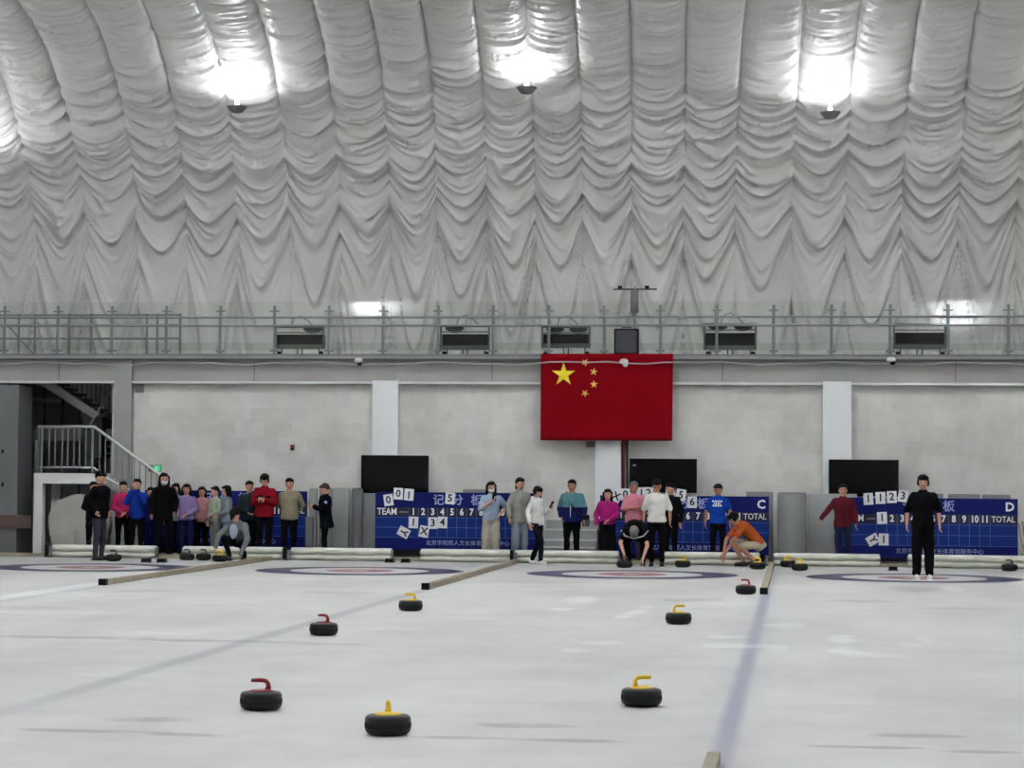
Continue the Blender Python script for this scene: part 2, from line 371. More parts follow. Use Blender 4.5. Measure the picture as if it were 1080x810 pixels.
def gore(i):
    NU, NV = 40, 280
    u = np.linspace(-1, 1, NU+1)[None, :]; s = np.linspace(0, SMAX, NV+1)[:, None]
    S = np.interp(s, [0, 1.2, 2.4, 3.6, 5.1, 7.5, 10], [2.15, 1.6, .98, .52, .30, .16, .12])
    wob = .12*vnoise(s*.5, np.full_like(s, i*3.7), 5)
    uu = u + wob*(1-u*u)
    q = s + S*(1-uu*uu)*(1+.25*vnoise(np.full_like(s, i*1.9), s*.45, 9))
    g = (i + (u+1)/2)
    fq = np.interp(q, [0, 2.5, 5, 8, 12], [0, 6.8, 21, 43, 78])       # folds get finer higher up
    a = 1-np.abs(vnoise(fq*.62 + .0*g, g*.55+3, 11))*2.1
    a = np.clip(a, 0, 1)**1.8
    b = 1-np.abs(vnoise(fq*1.3+7, g*1.4+1, 23))*2.2
    b = np.clip(b, 0, 1)**1.5
    c = vnoise(fq*.33, g*.8, 31)
    fine = vnoise(fq*2.6, g*3.1, 41)
    low = np.clip((s+.3)/2.1, 0, 1)                                    # folds die out low down in the middle of a gore
    mask = low + (1-low)*np.clip(np.abs(u)*1.8-.2, 0, 1)
    topf = np.clip((s-4)/3, 0, 1)
    amp = .185*(1-topf)+.055*topf
    hi = np.clip(1-(S-.35)/1.1, 0, 1)
    d = (a*amp + b*amp*.6*hi + c*(.07-.045*topf) + fine*.008*hi*hi)*mask
    d += (.03+.09*topf)*(1-u**4) - (.008+.03*topf)*np.exp(-((1-np.abs(u))/.06)**2)  # pillow between the seams, stitched groove at them
    # tents rising at the seams low down
    y, z, ny, nz = prof(s)
    x0, x1 = seam_x(i, s), seam_x(i+1, s)
    X = x0*(1-u)/2 + x1*(1+u)/2
    d = d*np.ones_like(X)
    Y = y + ny*d; Z = z + nz*d
    co = np.stack([X, Y, Z], -1).reshape(-1, 3)
    idx = np.arange((NV+1)*(NU+1)).reshape(NV+1, NU+1)
    fs = np.stack([idx[:-1, :-1], idx[:-1, 1:], idx[1:, 1:], idx[1:, :-1]], -1).reshape(-1, 4)
    me = bpy.data.meshes.new('fabric_gore'); me.vertices.add(len(co)); me.vertices.foreach_set('co', co.ravel())
    me.loops.add(fs.size); me.loops.foreach_set('vertex_index', fs.ravel().astype(np.int32))
    me.polygons.add(len(fs)); me.polygons.foreach_set('loop_start', np.arange(0, fs.size, 4, dtype=np.int32))
    me.polygons.foreach_set('use_smooth', np.ones(len(fs), bool)); me.materials.append(M_mem); me.update(); me.validate()
    link('fabric_gore', me, ceil)
for i in range(len(XM)-1): gore(i)
# --- the rest of the dome: overhead fabric, front end, long sides
def far_profile():
    y, z, _, _ = prof(np.array(SMAX)); y = float(y); z = float(z)
    pts = [(y, z), (y-2.5, z+.75), (y-6, z+1.8), (y-11, z+2.8), (22, z+3.6)]
    return pts + [(44-a, b) for a, b in pts[-2::-1]]
fp = far_profile()
endp = []
for s in np.linspace(SMAX, 0, 14):
    y, z, _, _ = prof(np.array(float(s))); endp.append((44-float(y), float(z)))
allp = fp + endp[1:] + [(-5.5, 0)]
mb = MB()
nX = 27
for k in range(nX):
    xa = XL + (XR-XL)*k/nX; xb = XL + (XR-XL)*(k+1)/nX
    o = len(mb.v)
    for (yy, zz) in allp:
        for t, dz in ((0, 0), (.25, .09), (.5, .13), (.75, .09), (1, 0)): mb.v.append((xa+(xb-xa)*t, yy, zz-dz*(1 if zz > 4 else 0)))
    for a in range(len(allp)-1):
        for c in range(4): q = o+a*5+c; mb.f.append((q, q+1, q+6, q+5))
mb.build('overhead_fabric', M_memplain, ceil, smooth=True)
MB().box((XL-.3, -5.6, 0), (XL, 49.9, 18)).build('wall_left', M_memplain, kind='structure')
MB().box((XR, -5.6, 0), (XR+.3, 49.9, 18)).build('wall_right', M_memplain, kind='structure')

# --- ice, walkway, kerb
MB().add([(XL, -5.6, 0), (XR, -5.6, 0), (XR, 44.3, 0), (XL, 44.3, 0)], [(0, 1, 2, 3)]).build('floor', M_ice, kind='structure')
MB().add([(XL, 44.3, -.02), (XR, 44.3, -.02), (XR, 51, -.02), (XL, 51, -.02)], [(0, 1, 2, 3)]).build('trim_1', M_floor, kind='structure')['label'] = 'grey concrete walkway behind the ice'
MB().box((XL, 44.44, -.02), (XR, 44.52, .07)).build('trim_2', M_kerb, kind='structure')
for X in HOUSE_X:
    h = thing('trim_3', None, None, (X, TEE_Y, 0), kind='structure')
    for nm, r0, r1, m, z in (('blue_ring', 1.22, 1.83, M_rblue, .002), ('white_ring', .61, 1.22, M_rwhite, .0024), ('red_ring', .16, .61, M_rred, .0028), ('white_button', .0, .16, M_rwhite, .0032)):
        b = MB(); n = 72
        for k in range(n):
            a = 2*pi*k/n; b.v += [(r0*cos(a), r0*sin(a), z), (r1*cos(a), r1*sin(a), z)]
        b.f = [(2*k, 2*k+1, (2*k+3) % (2*n), (2*k+2) % (2*n)) for k in range(n)]
        b.build(nm, m, h)

# --- back wall with opening at the left, pillars, beam, deck
xo = at(138, 450, WALL_Y).x; xl0 = at(118, 450, WALL_Y).x
zb0 = at(500, 403, WALL_Y).z; zb1 = at(500, 380, WALL_Y).z; zd = at(500, 374, 46.9).z
bk = MB().box((xl0, WALL_Y, 0), (XR, WALL_Y+.25, zb0+.05)).build('wall_back', M_wall, kind='structure')
for k, (p0, p1) in enumerate(((120, 138), (392.5, 419.5), (628, 655), (868, 898))):
    a, b = at(p0, 450, 46.8), at(p1, 450, 46.8); top = zb1 if k == 0 else zb0+.02
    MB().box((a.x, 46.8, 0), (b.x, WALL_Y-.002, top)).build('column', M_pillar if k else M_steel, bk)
    if k: MB().box((a.x+.08, 46.86, top), (b.x-.08, WALL_Y-.002, zb1)).build('column_head', M_steel, bk)
tb = MB().box((XL, 46.93, zb0), (XR, 47.25, zb1)).build('trim_4', M_beam, kind='structure')
xs_ = [at(p, 390, 46.9).x for p in (-60, 62, 268, 466, 519, 762, 820, 1008, 1100)]
for p in (62, 268, 519, 762, 1008):
    x = at(p, 390, 46.9).x; MB().box((x-.012, 46.915, zb0+.02), (x+.012, 46.93, zb1-.02)).build('beam_joint', M_grey, tb)
MB().box((XL, 46.82, zb0-.05), (XR, 46.93, zb0+.0)).build('flashing', M_galv, tb)
dk = MB().box((XL, 46.72, zb1), (XR, 49.55, zd)).build('trim_5', M_steel, kind='structure', label='gallery deck edge above the beam')
MB().box((XL, 46.69, zd-.03), (XR, 46.72, zd)).build('edge_strip', M_grey, dk)
MB().box((XL, 46.70, zb1-.02), (XR, 46.76, zb1+.015)).build('edge_strip', M_dark, dk)
# recess of the stairwell
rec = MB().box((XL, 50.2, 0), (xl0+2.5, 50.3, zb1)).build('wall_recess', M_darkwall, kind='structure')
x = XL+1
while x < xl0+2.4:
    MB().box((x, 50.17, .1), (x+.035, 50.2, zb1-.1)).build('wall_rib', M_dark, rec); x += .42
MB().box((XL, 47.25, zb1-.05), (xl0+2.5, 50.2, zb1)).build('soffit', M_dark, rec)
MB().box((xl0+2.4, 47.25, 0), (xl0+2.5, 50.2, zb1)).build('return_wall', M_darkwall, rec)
a = at(-60, 406, 46.5); b = at(17, 575, 46.5)
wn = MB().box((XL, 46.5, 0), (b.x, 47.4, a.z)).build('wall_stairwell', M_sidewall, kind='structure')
MB().box((XL, 46.44, at(0, 557, 46.5).z), (at(34, 540, 46.5).x, 46.5, at(0, 543, 46.5).z)).build('brown_rail', M_brown, wn)
for y in (476, 511):
    c = at(3, y, 46.5); MB().ell((c.x, 46.49, c.z), (.03, .02, .045)).build('socket', M_black, wn)
MB().box((b.x, 47.6, 0), (at(37, 500, 47.6).x, 47.75, a.z-1.15)).build('side_panel', M_darkwall, wn)
c0, c1 = at(10, 452, 48.5), at(104, 465, 48.5)
MB().box((c0.x, 48.5, c1.z), (c1.x+.3, 48.8, c0.z)).build('lintel', M_grey, rec)
p0 = at(18, 421, 49); p1 = at(64, 423, 49)
MB().tube([p0, p1], .05).build('pipe', M_steel, rec)
MB().tube([p0+Vector((.28, 0, -.06)), p0+Vector((.28, 0, .09))], .07).build('pipe_collar', M_steel, rec)

# ================================================================== STAIRS
LY0, LY1 = 46.35, 47.7
lx0 = at(36, 500, LY0).x; lx1 = at(112, 500, LY0).x; lz = at(60, 499, LY0).z; lzb = at(60, 510, LY0).z
stair = thing('staircase', 'white framed landing with steel railing and steps going down to the right', 'staircase', (lx0, LY0, 0))
def sb(mb, name, mat, **k):
    mb.v = [(x-lx0, y-LY0, z) for x, y, z in mb.v]; return mb.build(name, mat, stair, **k)
sb(MB().box((lx0, LY0, lzb), (lx1, LY1, lz)), 'landing_slab', M_white)
for yy in (LY0, LY1-.2): sb(MB().box((lx0, yy, 0), (lx0+.19, yy+.19, lzb)), 'landing_post', M_white)
ex = at(246, 560, LY0).x; n = 11
for k in range(n):
    xa = lx1 + (ex-lx1)*k/n; zt = lz*(1-(k+1)/(n+1))
    sb(MB().box((xa, LY0+.05, zt-.04), (xa+(ex-lx1)/n+.03, LY1-.75, zt)), 'tread', M_grey)
sb(MB().prism([(lx1, lz), (lx1, lz-.25), (ex-.3, 0), (ex, 0)], LY0, LY0+.05), 'stringer', M_steel)
zt = at(60, 450.5, LY0).z; zr = at(60, 493, LY0).z
ra, rb_, rc = at(40, 450, LY0), at(99.5, 450, LY0), at(186, 514, LY0); rd = at(235, 550, LY0)
sb(MB().tube([ra, rb_, rc, rd], .032), 'handrail', M_galv, smooth=True)
sb(MB().tube([(ra.x+.05, LY0, zr), (rb_.x, LY0, zr), (rb_.x+.3, LY0, zr-.22), (rd.x, LY0, .35)], .02), 'lower_rail', M_galv, smooth=True)
for p in (44, 97.5): 
    q = at(p, 470, LY0); sb(MB().tube([(q.x, LY0, lz), (q.x, LY0, zt)], .027), 'newel', M_rail)
for p in (40.5, 52, 58, 65.5, 71.5, 78, 84, 90.5):
    q = at(p, 470, LY0); sb(MB().tube([(q.x, LY0, lz if p < 42 or p == 65.5 else zr), (q.x, LY0, zt)], .016, 6), 'baluster', M_rail)
for k in range(16):
    p = 105.5 + k*6.1
    q = at(p, 450, LY0).x; t = (q-rb_.x)/(rd.x-rb_.x); hz = rb_.z+(rc.z-rb_.z)*(q-rb_.x)/(rc.x-rb_.x); lo = max(.05, hz-1.0)
    if hz > .3: sb(MB().tube([(q, LY0, lo), (q, LY0, hz)], .014, 6), 'baluster', M_rail)
# upper flight behind the beam
U = at(30, 398, 48.0); V = at(98, 441, 48.0)
up = thing('upper_staircase', 'grey upper stair flight descending behind the beam in the dark stairwell', 'staircase', (V.x, 48.0, 0))
def su(mb, name, mat, **k): mb.v = [(x-V.x, y-48.0, z) for x, y, z in mb.v]; return mb.build(name, mat, up, **k)
U2 = at(48, 398, 48.0); V2 = at(106, 437, 48.0)
su(MB().prism([(U.x, U.z), (U2.x, U2.z), (V2.x, V2.z), (V.x, V.z)], 48.0, 48.08), 'stringer', M_beam)
for k in range(7):
    t = k/7; c = Vector((U2.x+(V2.x-U2.x)*t, 0, U2.z+(V2.z-U2.z)*t)); su(MB().box((c.x, 48.1, c.z-.16), (c.x+.27, 48.9, c.z-.1)), 'tread', M_dark)
for k in range(12):
    p = at(62+k*4.9, 400, 48.02); zl = U2.z+(V2.z-U2.z)*(p.x-U2.x)/(V2.x-U2.x)
    su(MB().tube([(p.x, 48.02, zl), (p.x, 48.02, U.z+.02)], .014, 6), 'baluster', M_dark)
a = at(117, 412, 48.0); b = at(95, 448, 48.0); su(MB().tube([a, b], .022), 'handrail', M_steel)
a = at(105, 399, 48.0); b = at(118, 410, 48.0); su(MB().tube([a, b], .02), 'handrail', M_rail)
a = at(100, 436, 49); b = at(119, 445, 49); su(MB().box((a.x, 48.2, b.z-.8), (b.x, 49.4, a.z)), 'return_landing', M_dark)
for k in range(5):
    q = at(108, 463+k*8, 48.6); su(MB().box((q.x-.25, 48.6, q.z), (q.x+.3, 48.9, q.z+.03)), 'tread', M_grey)
lw = [at(54, 398, 49.4), at(122, 398, 49.4), at(122, 445, 49.4), at(112, 436, 49.4)]
MB().prism([(q.x, q.z) for q in lw], 49.4, 49.45).build('painted_lit_wall', M_pillar, rec)  # pale panel added in place of light falling on the recess wall
# big roll under the landing
rc0 = at(82, 555, 46.6)
roll = thing('tarpaulin_roll', 'huge pale grey tarpaulin roll seen end-on under the landing', 'tarpaulin', (rc0.x, 46.5, 0))
rr = .62; pts = []
for k in range(36):
    a = 2*pi*k/36; r = rr*(1+.015*sin(a*5+1)+.01*sin(a*9)); pts.append((r*cos(a), r*sin(a)+rr))
MB().prism(pts, 0, .42).build('roll_body', M_roll, roll)
sp = [((rr-.03-.011*k*.5)*cos(k*.45), -.006, rr+(rr-.03-.011*k*.5)*sin(k*.45)) for k in range(90)]
MB().box((.0, -.1, 0), (.3, 0, .5)).build('loose_flap', M_roll, roll, bevel=.03)
# exit sign
e = at(163, 494, 46.75)
ex_ = thing('exit_sign', 'small green lit exit sign behind the stair balusters', 'sign', e)
MB().box((-.14, 0, -.075), (.14, .04, .075)).build('housing', M_grey, ex_)
MB().box((-.02, -.01, -.06), (.12, 0, .06)).build('lit_panel', M_exit, ex_)
MB().box((.02, -.014, -.04), (.035, -.01, .03)).box((.05, -.014, -.045), (.065, -.01, .02)).ell((.04, -.012, .04), (.012, .004, .012)).build('running_figure', M_print, ex_)

# ================================================================== GALLERY
GY = 46.95
zpt = at(540, 322, GY).z; zr1 = at(540, 334.5, GY).z; zr2 = at(540, 343.5, GY).z
POSTX = [-20.06+2.338*k for k in range(0, 13)]
post_px = [5, 61, 118, 175.5, 232.5, 289.5, 347, 404, 462, 520, 579, 637.5, 696.5, 756, 816, 877, 939, 1000, 1063.5]
px_x = [at(p, 350, GY).x for p in post_px]; stp = (px_x[-1]-px_x[0])/(len(px_x)-1)
px_x = [px_x[0]-stp*k for k in (2, 1)] + px_x + [px_x[-1]+stp*k for k in (1, 2)]
rail = thing('gallery_railing', 'grey steel post and pipe railing along the gallery edge', 'railing', (px_x[0], GY, zd))
def sr(mb, name, mat, **k): mb.v = [(x-px_x[0], y-GY, z-zd) for x, y, z in mb.v]; return mb.build(name, mat, rail, **k)
pm = MB().tube([(0, 0, 0), (0, 0, zpt-zd)], .032, 8).box((-.1, -.03, zpt-zd-.13), (.1, .03, zpt-zd-.10)).box((-.09, -.05, .06), (.09, .05, .1)).box((-.06, -.06, 0), (.06, .06, .015)).mesh('post', M_rail)
for x in px_x: link('post', pm, rail, loc=(x-px_x[0], 0, 0))
for z in (zr1, zr2): sr(MB().tube([(px_x[0], GY-.03, z), (px_x[-1], GY-.03, z)], .022, 8), 'rail', M_rail)
gl = thing('glass_balustrade', 'clear greenish glass panes standing behind the gallery railing', 'balustrade', (px_x[0], 47.12, zd))
zu1 = at(540, 318, 47.12).z; zu0 = at(540, 369.5, 47.12).z; zl1 = at(540, 361.5, 47.15).z
for i in range(len(px_x)-1):
    wd = px_x[i+1]-px_x[i]-.012
    MB().add([(0, 0, zu0-zd), (wd, 0, zu0-zd), (wd, 0, zu1-zd), (0, 0, zu1-zd)], [(0, 1, 2, 3)]).build('upper_pane', M_glass, gl, loc=(px_x[i]-px_x[0], 0, 0))
    MB().add([(0, 0, 0.01), (wd, 0, 0.01), (wd, 0, zl1-zd), (0, 0, zl1-zd)], [(0, 1, 2, 3)]).build('lower_pane', M_glass, gl, loc=(px_x[i]-px_x[0], .04, 0))
# second railing deeper at the far left
r2 = thing('inner_railing', 'short darker inner railing deep on the left end of the gallery', 'railing', (at(-40, 360, 48.7).x, 48.7, zd))
for p in (-40, 20, 37, 73, 96, 155, 166, 175, 190):
    q = at(p, 350, 48.7); MB().tube([(q.x-r2.location.x, 0, 0), (q.x-r2.location.x, 0, 1.0)], .028).build('post', M_rail, r2)
q = at(190, 350, 48.7).x-r2.location.x
for z in (.45, .75, .97): MB().tube([(0, 0, z), (q, 0, z)], .02).build('rail', M_rail, r2)
MB().tube([(at(8, 350, 48.7).x-r2.location.x, 0, .75), (at(36, 350, 48.7).x-r2.location.x, 0, .1)], .02).build('brace', M_rail, r2)

# heaters behind the glass
def heater(pa, pb, pt, pbm, label, domes=(0, 1), cable=1):
    Yh = 47.35; a = at(pa, pt, Yh); b = at(pb, pbm, Yh); W = b.x-a.x; z0 = b.z; z1 = a.z
    t = thing('electric_heater', label, 'heater', ((a.x+b.x)/2, Yh, zd), group='electric heaters on the gallery')
    h0, h1 = z0-zd, z1-zd
    m = W/2
    MB().box((-m+.02, 0, h0), (m-.02, .3, h0+(h1-h0)*.62)).build('cabinet', M_black, t, bevel=.015)
    MB().box((-m+.02, -.02, h0-.05), (m-.02, .25, h0+.03)).build('drip_tray', M_grey, t)
    for s in (-1, 1): MB().tube([(s*m, -.02, h0-.06), (s*m, -.02, h1)], .022).build('frame_bar', M_rail, t)
    MB().tube([(-m, -.02, h1), (m, -.02, h1)], .022).build('frame_bar', M_rail, t)
    MB().tube([(-m, -.02, h1-.12), (m, -.02, h1-.12)], .014).build('frame_bar', M_rail, t)
    for d in domes:
        c = -m*.48 if d == 0 else m*.5
        MB().box((c-m*.36, .02, h1-.07), (c+m*.36, .22, h1)).ell((c, .1, h1-.09), (m*.3, .1, .05)).build('fan_cowl', M_dark, t)
    for s in (-.75, -.1, .1, .8): MB().tube([(s*m, .02, 0), (s*m, .02, h0)], .014).build('foot', M_dark, t)
    for s in (-.85, .9): MB().ell((s*m, -.02, .05), (.05, .04, .05)).build('caster', M_black, t)
    if cable: MB().tube([(-.2, .05, h1), (-.15, .05, h1+.18), (0, .05, h1+.24), (.15, .05, h1+.15), (.3, .05, h1)], .01, 5).build('cable', M_dark, t)
heater(291, 341.5, 345, 365, 'black gallery heater left of the flag, furthest left of the five', (1,))
heater(465.5, 516, 344, 366, 'black gallery heater between the flag and the leftmost heater', (0,))
heater(572, 622, 345, 364, 'black gallery heater directly above the left part of the flag')
heater(743, 797, 342, 366, 'black gallery heater just right of the flag with two fan cowls')
heater(943, 997, 342, 365, 'black gallery heater furthest right, beside the bright glass reflection', (), 0)
# speaker and mast
s0 = at(647.5, 374, 46.85); s1 = at(673.5, 346.5, 46.85)
spk = thing('loudspeaker', 'black boxy loudspeaker standing on the gallery above the flag', 'speaker', ((s0.x+s1.x)/2, 47.0, zd))
hw = (s1.x-s0.x)/2; hh = s1.z-zd
MB().box((-hw, -.16, 0), (hw, .06, hh)).build('cabinet', M_black, spk, bevel=.02)
MB().box((-hw+.04, -.17, .04), (hw-.04, -.16, hh-.04)).build('grille', M_dark, spk)
MB().tube([(-.1, -.05, hh), (-.1, -.05, hh+.03), (.1, -.05, hh+.03), (.1, -.05, hh)], .012).build('carry_handle', M_dark, spk)
ms = at(669.5, 330, 47.7)
mast = thing('camera_mast', 'thin grey mast with crossbar and hanging cylinder behind the glass', 'mast', (ms.x, 47.7, zd))
tz = at(669, 305, 47.7).z-zd; cz0 = at(669, 330, 47.7).z-zd
MB().tube([(0, 0, 0), (0, 0, tz+.06)], .018).build('pole', M_steel, mast)
MB().tube([(-.45, 0, tz), (.46, 0, tz)], .016).build('crossbar', M_dark, mast)
MB().tube([(0, -.08, cz0), (0, -.08, tz-.02)], .085, 14).tube([(0, -.08, cz0-.1), (0, -.08, cz0)], .045, 10).build('horn', M_grey, mast, smooth=True)
for s in (-.32, .25): MB().box((s-.04, -.05, tz+.01), (s+.05, .03, tz+.07)).build('small_camera', M_black, mast)

# ================================================================== UPLIGHTS
def uplight(X, Y, Z, rod, label, vis=True, power=LAMP_W):
    t = thing('hanging_uplight', label, 'lamp', (X, Y, Z), group=None if vis else 'uplights over the rest of the hall')
    MB().lathe([(.10, -.14), (.13, -.13), (.135, -.10), (.17, -.085), (.175, -.05), (.21, -.035), (.215, 0), (.19, 0), (.16, -.04), (0, -.05)], 24).build('reflector', M_grey, t, smooth=True)
    MB().lathe([(.0, -.03), (.14, -.028), (.15, -.012), (.0, -.01)], 20).build('lens', M_lampglass, t)
    MB().ell((0, 0, .06), (.045, .045, .09)).build('bulb', M_bulb, t, smooth=True)
    MB().tube([(.03, 0, -.03), (.0, 0, rod*.55), (-.03, 0, rod)], .014, 8).build('rod', M_galv, t)
    ld = bpy.data.lights.new('uplight', 'SPOT'); ld.energy = power; ld.spot_size = R(176); ld.spot_blend = .35; ld.shadow_soft_size = .12; ld.color = (.92, .95, 1.0)
    lo = bpy.data.objects.new('light_source', ld); col.objects.link(lo); lo.parent = t; lo.location = (0, 0, .17); lo.rotation_euler = (pi, 0, 0)
for px, py, rp, lb in ((250, 112, 58, 'hanging uplight with grey reflector, leftmost of the three under the dome'), (555.5, 92, 34, 'hanging uplight with grey reflector, middle one of three and highest'), (875.5, 118, 58, 'hanging uplight with grey reflector, rightmost of the three under the dome')):
    p = at(px, py, 47.25); q = at(px, rp, 47.25); uplight(p.x, p.y, p.z, q.z-p.z+.05, lb, power=62)
p = at(-42, 175, 47.4); uplight(p.x, p.y, p.z, 1.1, 'hanging uplight beyond the left edge of the picture', power=62)
p = at(1195, 118, 47.3); uplight(p.x, p.y, p.z, 1.1, 'hanging uplight beyond the right edge of the picture', power=62)
CN = ('leftmost', 'left middle', 'middle', 'right middle', 'rightmost')
for yy, pw, rn in LAMP_ROWS:
    for k, xx in enumerate(LAMP_X): uplight(xx, yy, 12.2 if yy > 10 else 11.2, 1.6, 'hanging uplight of the %s ceiling row above the ice, %s one' % (rn, CN[k]), False, power=pw)
for k, (px, py) in enumerate(((393, 327), (1010, 338))):      # the two lamps mirrored in the gallery glass
    d = CR @ Vector(((px-540)/FPX, (405-py)/FPX, -1)); q = EYE + d*(98.5/d.y)
    uplight(q.x, -4.2, q.z-.55, 1.8, 'low hanging uplight at the end behind the viewer, %s one' % ('left', 'right')[k], False, power=1800)
for k, xx in enumerate((-13, -6, 1)): uplight(xx, -1.5, 11.3, 1.1, 'high hanging uplight at the end behind the viewer, %s one' % ('left', 'middle', 'right')[k], False, power=600)

# ================================================================== FLAG, SCREENS, WALL FITTINGS
fy = 46.6; c = [at(570.5, 374, fy), at(710, 373.5, fy), at(708.5, 465, fy), at(571, 464.5, fy)]
fl = thing('flag', 'large red flag with one big and four small yellow stars hung from the gallery', 'flag', (c[0].x, fy, c[2].z))
FW = c[1].x-c[0].x; FH = c[0].z-c[2].z; b = MB(); NX, NZ = 40, 24
for j in range(NZ+1):
    for i in range(NX+1):
        u, v = i/NX, j/NZ; b.v.append((u*FW + (.012 if u > .5 else 0)*(1-v)*-1, .012*sin(u*9+v*2)*(1-v)+.006*sin(u*23), v*FH))
for j in range(NZ):
    for i in range(NX): q = j*(NX+1)+i; b.f.append((q, q+1, q+NX+2, q+NX+1))
o = b.build('cloth', M_flag, fl, smooth=True); sol = o.modifiers.new('s', 'SOLIDIFY'); sol.thickness = .012; sol.offset = 1
MB().tube([(0, 0, FH), (FW, 0, FH)], .02).build('top_pole', M_flag, fl)
def star(cx, cz, r, rot, m):
    pts = [(cx + (r if k % 2 == 0 else r*.382)*sin(rot+k*pi/5), cz + (r if k % 2 == 0 else r*.382)*cos(rot+k*pi/5)) for k in range(10)]
    MB().prism(pts, -.026, -.020).build('star', m, fl)
for (px, py, r, rot) in ((594.5, 395, .25, 0), (617.3, 382.5, .085, .5), (626.3, 392, .085, .15), (626.3, 405.3, .085, 0), (617, 414.8, .085, .55)):
    q = at(px, py, fy-.02); star(q.x-c[0].x, q.z-c[2].z, r*(1 if r > .2 else 1), rot, M_star if r > .2 else M_star2)
def screen(a0, b0, a1, b1, label):
    Y = 46.66; p, q = at(a0, b0, Y), at(a1, b1, Y); W = q.x-p.x; H_ = p.z-q.z
    t = thing('television', label, 'television', ((p.x+q.x)/2, Y, q.z))
    MB().box((-W/2, 0, 0), (W/2, .06, H_)).build('frame', M_black, t)
    MB().box((-W/2+.015, -.004, .025), (W/2-.015, 0, H_-.015)).build('panel', M_screen, t)
    MB().box((-.2, .06, H_*.3), (.2, .13, H_*.7)).build('wall_bracket', M_grey, t)
    MB().box((-W/2-.008, .002, H_), (W/2+.008, .05, H_+.012)).box((W/2, .002, 0), (W/2+.01, .05, H_)).build('bright_edge', M_galv, t)
    return t
screen(381, 480, 452, 521, 'large black wall television above the left part of scoreboard B')
t = screen(664, 483.5, 735, 520, 'large black wall television below the flag, behind the man in white')
MB().box((-.62, -.006, .55), (-.56, -.004, .57)).build('painted_reflection', M_print, t)  # reflection spot on the screen, painted as a small white bar
screen(874, 484.5, 948, 524, 'large black wall television behind the man in maroon shirt')
# security cameras on cable
for px, py, lb in ((378, 381, 'small white security camera under the deck left of the flag'), (658, 382, 'small white security camera hanging in front of the flag'), (940, 380, 'small white security camera under the deck at the right')):
    q = at(px, py, 46.5); t = thing('security_camera', lb, 'camera', q)
    MB().lathe([(.03, .06), (.08, .05), (.09, 0), (.07, -.03), (.0, -.03)], 16).build('housing', M_white, t, smooth=True)
    MB().ell((0.03, -.01, -.05), (.055, .055, .05)).build('dome_lens', M_black if px != 658 else M_white, t, smooth=True)
    MB().box((-.05, 0, .05), (.05, .25, .07)).build('bracket', M_white, t)
pts = []
for k in range(60):
    px = -60 + k*20; y = 383.5 + (1.2*sin(k*.9)+.8*sin(k*2.1))*.9; y -= 1.5*(1-min(abs(px-658)/120, 1)); pts.append(at(px, y, 46.52))
MB().tube(pts, .014, 6).build('cable', M_matl, label='thin pale cable sagging along the gallery edge and across the flag', cat='cable')
q = at(147, 409.5, 46.97); MB().box((-.09, 0, -.09), (.09, .03, .09)).build('junction_box', M_grey, label='small grey square box high on the wall near the left column', cat='box', loc=(q.x, 46.96, q.z), bevel=.006)
q = at(308.5, 472, 46.97); t = thing('fire_alarm', 'tiny red fire alarm button alone on the plaster wall', 'alarm', (q.x, 46.94, q.z))
MB().box((-.04, 0, -.05), (.04, .06, .06)).build('housing', M_red, t); MB().box((-.025, -.01, -.06), (.025, 0, -.01)).build('call_point', M_black, t)
q0, q1 = at(657.5, 466, 46.9), at(657.5, 519, 46.9)
MB().tube([(0, 0, 0), (0, 0, q0.z-.0+.9)], .03).build('red_pipe', M_red, label='vertical red pipe on the wall beside the column below the flag', cat='pipe', loc=(q0.x, 46.93, 0))
q0 = at(661.5, 466, 46.9); MB().tube([(0, 0, 0), (0, 0, q0.z+.8)], .022).build('grey_pipe', M_dark, label='vertical dark pipe just right of the red pipe', cat='pipe', loc=(q0.x, 46.93, 0))
q = at(623, 469, 46.95); MB().box((-.09, 0, -.05), (.09, .04, .06)).build('vent_box', M_grey, label='small grey box just under the lower edge of the flag', cat='box', loc=(q.x, 46.95, q.z))

